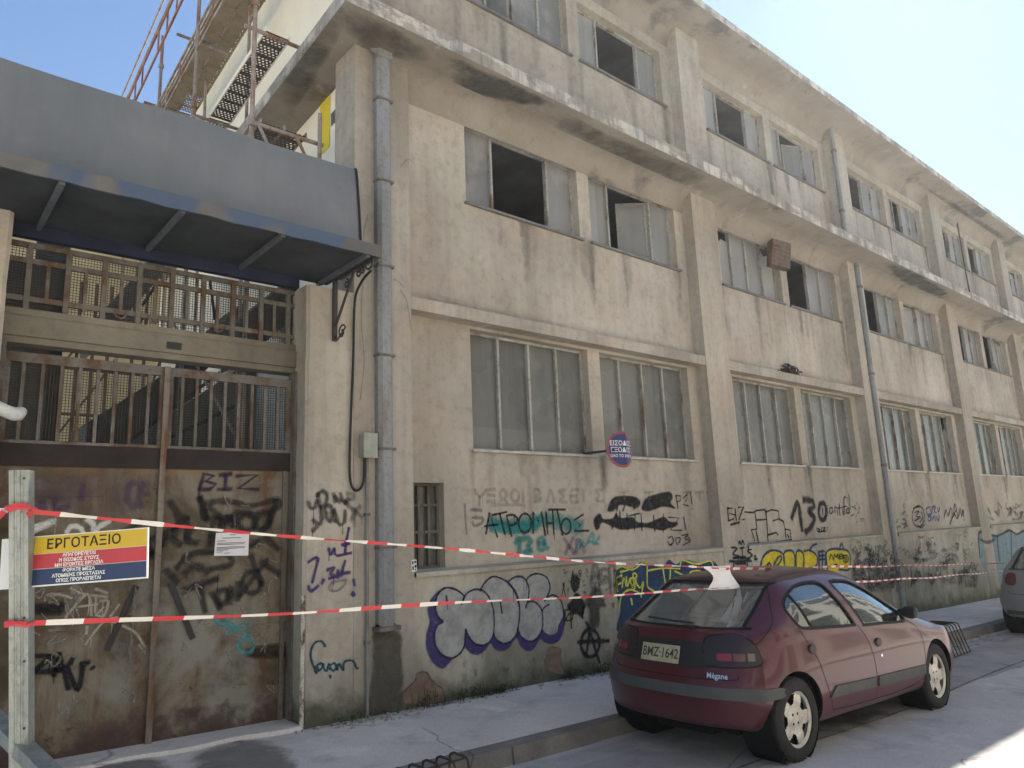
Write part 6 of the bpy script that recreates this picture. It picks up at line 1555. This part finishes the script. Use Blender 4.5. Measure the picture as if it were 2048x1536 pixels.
    # tail lights
    def tl(sg):
        q = lambda ps: [(sg*R(a-3.5), c*sz) for a, c in ps]
        so_l = part('lamp_seal', SEAL, [conform(q([(28.7, .727), (29.2, .908), (36.8, .945), (46.3, .95), (54, .907), (57, .80), (56.3, .728), (45, .706), (32.7, .706)]), cyl2, .003, .05)])
        o_ = part('tail_light', SMOKE, [conform(q([(29.5, .735), (30, .90), (37, .935), (46, .94), (53, .90), (56, .80), (55.5, .735), (45, .715), (33, .715)]), cyl2, .006, .05, .009)])
        o2 = part('red_lens', LRED, [conform(q([(36, .755), (36.5, .805), (43.5, .81), (43.5, .755)]), cyl2, .0085, .04)], o_)
        o3 = part('amber_lens', LAMB, [conform(q([(44.3, .755), (44.3, .81), (50, .81), (49.6, .755)]), cyl2, .0085, .04)], o_)
        o4 = part('clear_lens', LCLR, [conform(q([(51, .76), (51, .815), (54.3, .815), (54, .76)]), cyl2, .0085, .04)], o_)
        for x in (o2, o3, o4): x.matrix_parent_inverse = Matrix()
    if style == 0: tl(1); tl(-1)
    else:
        for sg in (1, -1): part('tail_light', LTAIL, [conform([(sg*R(36), .84), (sg*R(38), .99), (sg*R(46), 1.0), (sg*R(49), .86), (sg*R(42), .80)], cyl2, .006, .05, .009)])
    # plate recess, plate and its characters
    if style == 0:
        part('plate_recess', CBLK, [conform([(-.36, .69), (.36, .69), (.38, .74), (.36, .87), (-.36, .87), (-.38, .74)], rear, .003, .06)])
        pl = part('number_plate', PLATEW, [conform([(-.14, .70), (.26, .70), (.26, .835), (-.14, .835)], rear, .012, .08, .0)], smooth=False)
        vs, fs = text_mesh(plate, .105, bold=.0015, space=1.0)
        xm = max(v_.x for v_ in vs)-min(v_.x for v_ in vs); sc_ = .37/xm
        q = []
        for v_ in vs:
            h, n_ = hit(*rear(.06-v_.x*sc_, .767+v_.y)); 
            if n_.x > 0: n_ = -n_
            q.append(h+n_*.0135)
        o_ = MB().add(q, fs).build('plate_lettering', simple('plate_ink', (.03, .035, .03), .6) if 'plate_ink' not in MATS else MATS['plate_ink'], pl, world=False, fix=False)
        vs, fs = text_mesh(badge, .056, bold=.0008, space=1.02, align='LEFT'); q = []
        for v_ in vs:
            h, n_ = hit(*cyl2(R(27)+v_.x*1.02, .645+v_.y)); q.append(h+(n_ if n_.x < 0 else -n_)*.004)
        MB().add(q, fs).build('model_badge', CHROME, root, world=False, fix=False)
        part('rear_reflector', LCLR, [conform([(-R(52), .60), (-R(41), .60), (-R(41), .622), (-R(52), .622)], cyl2, .004, .05)])
    # wiper
    b = MB(); pts = []
    for a in (-.10, .1, .25, .42):
        h, n_ = hit(*rear(a-.1, 1.0+.03*(a+.1))); pts.append(h+Vector((-.02, 0, .012)))
    b.tube(pts, .008, 6); h, n_ = hit(*rear(-.2, .985)); b.box(h.x-.03, h.x+.01, -.24, -.12, h.z-.012, h.z+.012); b.build('rear_wiper', CBLK, root, world=False)
    # roof gutters
    rg = []
    for sg in (1, -1):
        pts = []
        for i in range(26):
            x = 1.02+1.2*i/25; h, n_ = hit((x*sx, sg*.50*sy, 3), (0, 0, -1))
            if h: pts.append((h, n_))
        vs = []
        for h, n_ in pts: vs += [h+Vector((0, -.006, .0015)), h+Vector((0, .006, .0015))]
        rg.append((vs, [(2*i, 2*i+1, 2*i+3, 2*i+2) for i in range(len(pts)-1)]))
    part('roof_seam', SEAL, rg)
    # handles, fuel/lock, mirrors
    for pr_, sg in ((sideR, -1), (sideL, 1)):
        for a, c in ((1.0, .80), (2.12, .745)):
            h, n_ = hit(*pr_(a*sx, c*sz)); b = MB()
            b.lathe([(.0, -.012), (.055, -.010), (.062, 0), (.055, .010), (.0, .014)], (0, 0, 0), 'y', 20)
            b.v = [(h.x+x*.92, h.y+sg*.004+y, h.z+z_*.62) for x, y, z_ in b.v]; b.build('door_handle', CBLK, root, smooth=True, world=False)
        h, n_ = hit(*pr_(2.75*sx, .93*sz)); b = MB()
        rings = []
        for i, (dx, dy, ry, rz_) in enumerate(((0, 0, .03, .03), (.01, .05, .045, .045), (.02, .09, .075, .07), (.02, .15, .085, .078), (.015, .20, .07, .06), (.01, .22, .03, .03))):
            rings.append((dx, dy, ry, rz_))
        n = 14; vs = []
        for dx, dy, ry, rz_ in rings:
            for k_ in range(n): a_ = 2*math.pi*k_/n; vs.append((h.x+dx+ry*.8*math.cos(a_), h.y+sg*(dy-.02), h.z+.025+rz_*math.sin(a_)))
        vs = [(h.x+(a-h.x)*.8, h.y+(b2-h.y)*.8, h.z+.01+(c2-h.z)*.8) for a, b2, c2 in vs]
        b.add(vs, [(i*n+k_, i*n+(k_+1) % n, (i+1)*n+(k_+1) % n, (i+1)*n+k_) for i in range(len(rings)-1) for k_ in range(n)]+[tuple((len(rings)-1)*n+k_ for k_ in range(n))])
        b.build('wing_mirror', CBLK, root, smooth=True, world=False)
    h, n_ = hit(*sideR(2.14*sx, .63*sz)); b = MB(); b.lathe([(.0, -.003), (.014, -.003), (.016, 0), (.014, .003)], (h.x, h.y, h.z), 'y', 12); b.build('door_lock', CHROME, root, world=False)
    # front lamps and grille, simply
    part('headlight', LCLR, [conform([(.30*sy, .60), (.58*sy, .585), (.6*sy, .655), (.32*sy, .68)], front, .004, .05)]); part('headlight', LCLR, [conform([(-.30*sy, .60), (-.58*sy, .585), (-.6*sy, .655), (-.32*sy, .68)], front, .004, .05)])
    # cabin: floor tub, seats, dash, wheel
    b = MB(); b.box(.35*sx, 3.0*sx, -.66*sy, .66*sy, .30, .34); b.box(.5*sx, 1.1*sx, -.6*sy, .6*sy, .34, .78); b.box(2.72*sx, 2.95*sx, -.7*sy, .7*sy, .34, .90)
    for sg in (1, -1): b.box(.98*sx, 2.75*sx, sg*.69*sy-.025, sg*.69*sy+.025, .34, .84)
    b.box(1.0*sx, 2.9*sx, -.08, .08, .34, .5); b.build('cabin_tub', DASHM, root, world=False)
    def seat(x, y, wdt, name):
        b = MB(); b.box(x, x+.5, y-wdt/2, y+wdt/2, .36, .52)
        v0 = [(x-.02, .48), (x+.10, .48), (x-.10, 1.0), (x-.19, 1.0)]; b.prism(v0, lambda u, w_, d: (u, y-wdt/2+d, w_), wdt)
        hr = [(0,)] if wdt < .8 else [(-.32,), (.32,)]
        for (dy,) in hr: b.prism([(x-.20, 1.03), (x-.10, 1.03), (x-.13, 1.19), (x-.21, 1.19)], lambda u, w_, d: (u, y+dy-.12+d, w_), .24); b.bar((x-.155, y+dy, .98), (x-.165, y+dy, 1.06), .02)
        b.build(name, SEATM, root, world=False)
    seat(1.78*sx, -.34, .48, 'front_seat'); seat(1.78*sx, .34, .48, 'front_seat'); seat(1.02*sx, 0, 1.2, 'rear_seat')
    b = MB(); c = Vector((2.52*sx, .34, .86)); ax_ = Vector((.86, 0, .5)).normalized(); e1 = Vector((0, 1, 0)); e2 = ax_.cross(e1)
    b.tube([c+(e1*math.cos(2*math.pi*i/24)+e2*math.sin(2*math.pi*i/24))*.18 for i in range(24)], .016, 6, closed=True); b.bar(c, c+ax_*.25, .05); b.bar(c-e1*.17, c+e1*.17, .03); b.build('steering_wheel', CBLK, root, world=False)
    # papers on the rear shelf and seats catch the light
    b = MB(); b.add([(.66*sx, -.35, .99), (.85*sx, -.45, .985), (.95*sx, -.1, 1.0), (.75*sx, .0, .99)], [(0, 1, 2, 3)]); b.add([(1.3*sx, -.5, .54), (1.55*sx, -.55, .55), (1.5*sx, -.2, .56), (1.3*sx, -.2, .55)], [(0, 1, 2, 3)]); b.build('loose_papers', WHITE, root, world=False, fix=False)
    b = MB(); b.box(.62*sx, .98*sx, -.58*sy, .58*sy, .955, .97); b.build('parcel_shelf', DASHM, root, world=False)
    # wheels
    for ax in AX:
        for sg in (-1, 1):
            wy = sg*.735*sy; o_ = -sg
            b = MB(); prof = [(.205, -.088), (.225, -.092), (.262, -.094), (.288, -.086), (.302, -.07), (.3055, -.052), (.3055, -.036), (.299, -.034), (.299, -.028), (.306, -.026), (.306, -.004), (.300, -.003), (.300, .003), (.306, .004), (.306, .026), (.299, .028), (.299, .034), (.3055, .036), (.3055, .052), (.302, .07), (.288, .086), (.262, .094), (.225, .092), (.205, .088)]
            b.lathe([(r_, off) for r_, off in prof], (ax, wy, .305), 'y', 48)
            # tread blocks across the shoulders
            for i in range(56):
                a_ = 2*math.pi*i/56
                for s_ in (-1, 1):
                    p0 = Vector((ax+.3045*math.cos(a_), wy+s_*.050, .305+.3045*math.sin(a_))); p1 = Vector((ax+.300*math.cos(a_+.02), wy+s_*.076, .305+.300*math.sin(a_+.02))); b.bar(p0, p1, .013, .012, up=(math.cos(a_), 0, math.sin(a_)))
            ty = b.build('wheel', TYRE, root, smooth=True, world=False)
            # alloy face: five tapering holes near the edge
            b = MB(); rr_ = [.0, .03, .055, .085, .112, .125, .150, .172, .184, .192, .206, .212]
            hh_ = [.062, .062, .060, .058, .060, .063, .064, .062, .062, .070, .078, .070]
            NA = 100
            def hw(r_): return 0 if r_ < .118 or r_ > .186 else (R(9)+R(11)*min(1, (r_-.112)/.06))
            for i in range(len(rr_)-1):
                for a in range(NA):
                    am = (a+.5)/NA*360; dd = abs((am % 72)-36)
                    rm = (rr_[i]+rr_[i+1])/2
                    if hw(rm) and R(dd) < hw(rm): continue
                    A0, A1 = 2*math.pi*a/NA, 2*math.pi*(a+1)/NA
                    q = [(rr_[i], A0, hh_[i]), (rr_[i+1], A0, hh_[i+1]), (rr_[i+1], A1, hh_[i+1]), (rr_[i], A1, hh_[i])]
                    b.add([(ax+r_*math.cos(t_), wy+sg*h_, .305+r_*math.sin(t_)) for r_, t_, h_ in q], [(0, 1, 2, 3)])
            b.lathe([(.212, sg*.070), (.212, sg*-.05), (.19, sg*-.05)], (ax, wy, .305), 'y', 48)
            rm_ = b.build('rim', RIM, ty, smooth=True, world=False)
            b = MB(); b.lathe([(.0, sg*.02), (.212, sg*.02)], (ax, wy, .305), 'y', 24)
            for a in range(4):
                t_ = R(45+90*a); b.lathe([(.0, sg*.0615), (.011, sg*.0615), (.011, sg*.05)], (ax+.047*math.cos(t_), wy, .305+.047*math.sin(t_)), 'y', 10)
            b.build('hub', LINERM, ty, world=False)
    # dark wheel housings and underbody
    for ax in AX:
        for sg in (1, -1): b = MB(); b.lathe([(.02, sg*.53), (.35, sg*.53), (.35, sg*.80)], (ax, 0, .315), 'y', 32); b.build('wheel_housing', LINERM, root, world=False, fix=False)
    b = MB(); b.box(.35*sx, 3.85*sx, -.52*sy, .52*sy, .20, .29); b.box(.32*sx, .55*sx, -.3, .25, .17, .26); b.build('underbody', LINERM, root, world=False)
    return root
RX = 5.62; 
pitch_ = math.atan(SLOPE)
build_car((RX-.72, -2.43, rz(RX-.72)), (0, pitch_, R(-1.2)), MAROON, 'dusty maroon five door hatchback parked at the kerb in front of the graffiti wall', 'car', 'BMZ·1642', 'Mégane')
build_car((14.5, -2.75, rz(14.5)), (0, pitch_, R(-1)), SILVERP, 'silver grey hatchback cut by the right picture edge, parked farther down the kerb', 'car', '', '', (1.0, 1.02, 1.08), 1)

# ================================================================== HAZE (thin volume added to imitate the sun's lens glare)
hz = MB(); hz.box(-30, 75, -30, 40, -4.5, 21)
ho = hz.build('glare_haze', [], None); ho['kind'] = 'stuff'
hm = bpy.data.materials.new('glare_haze'); hm.use_nodes = True; hn = hm.node_tree; hn.nodes.remove(hn.nodes['Principled BSDF'])
pv_ = hn.nodes.new('ShaderNodeVolumePrincipled'); pv_.inputs['Color'].default_value = (.93, .95, 1.0, 1); pv_.inputs['Density'].default_value = .0006; pv_.inputs['Anisotropy'].default_value = .7
hn.links.new(pv_.outputs[0], hn.nodes['Material Output'].inputs['Volume']); ho.data.materials.append(hm)
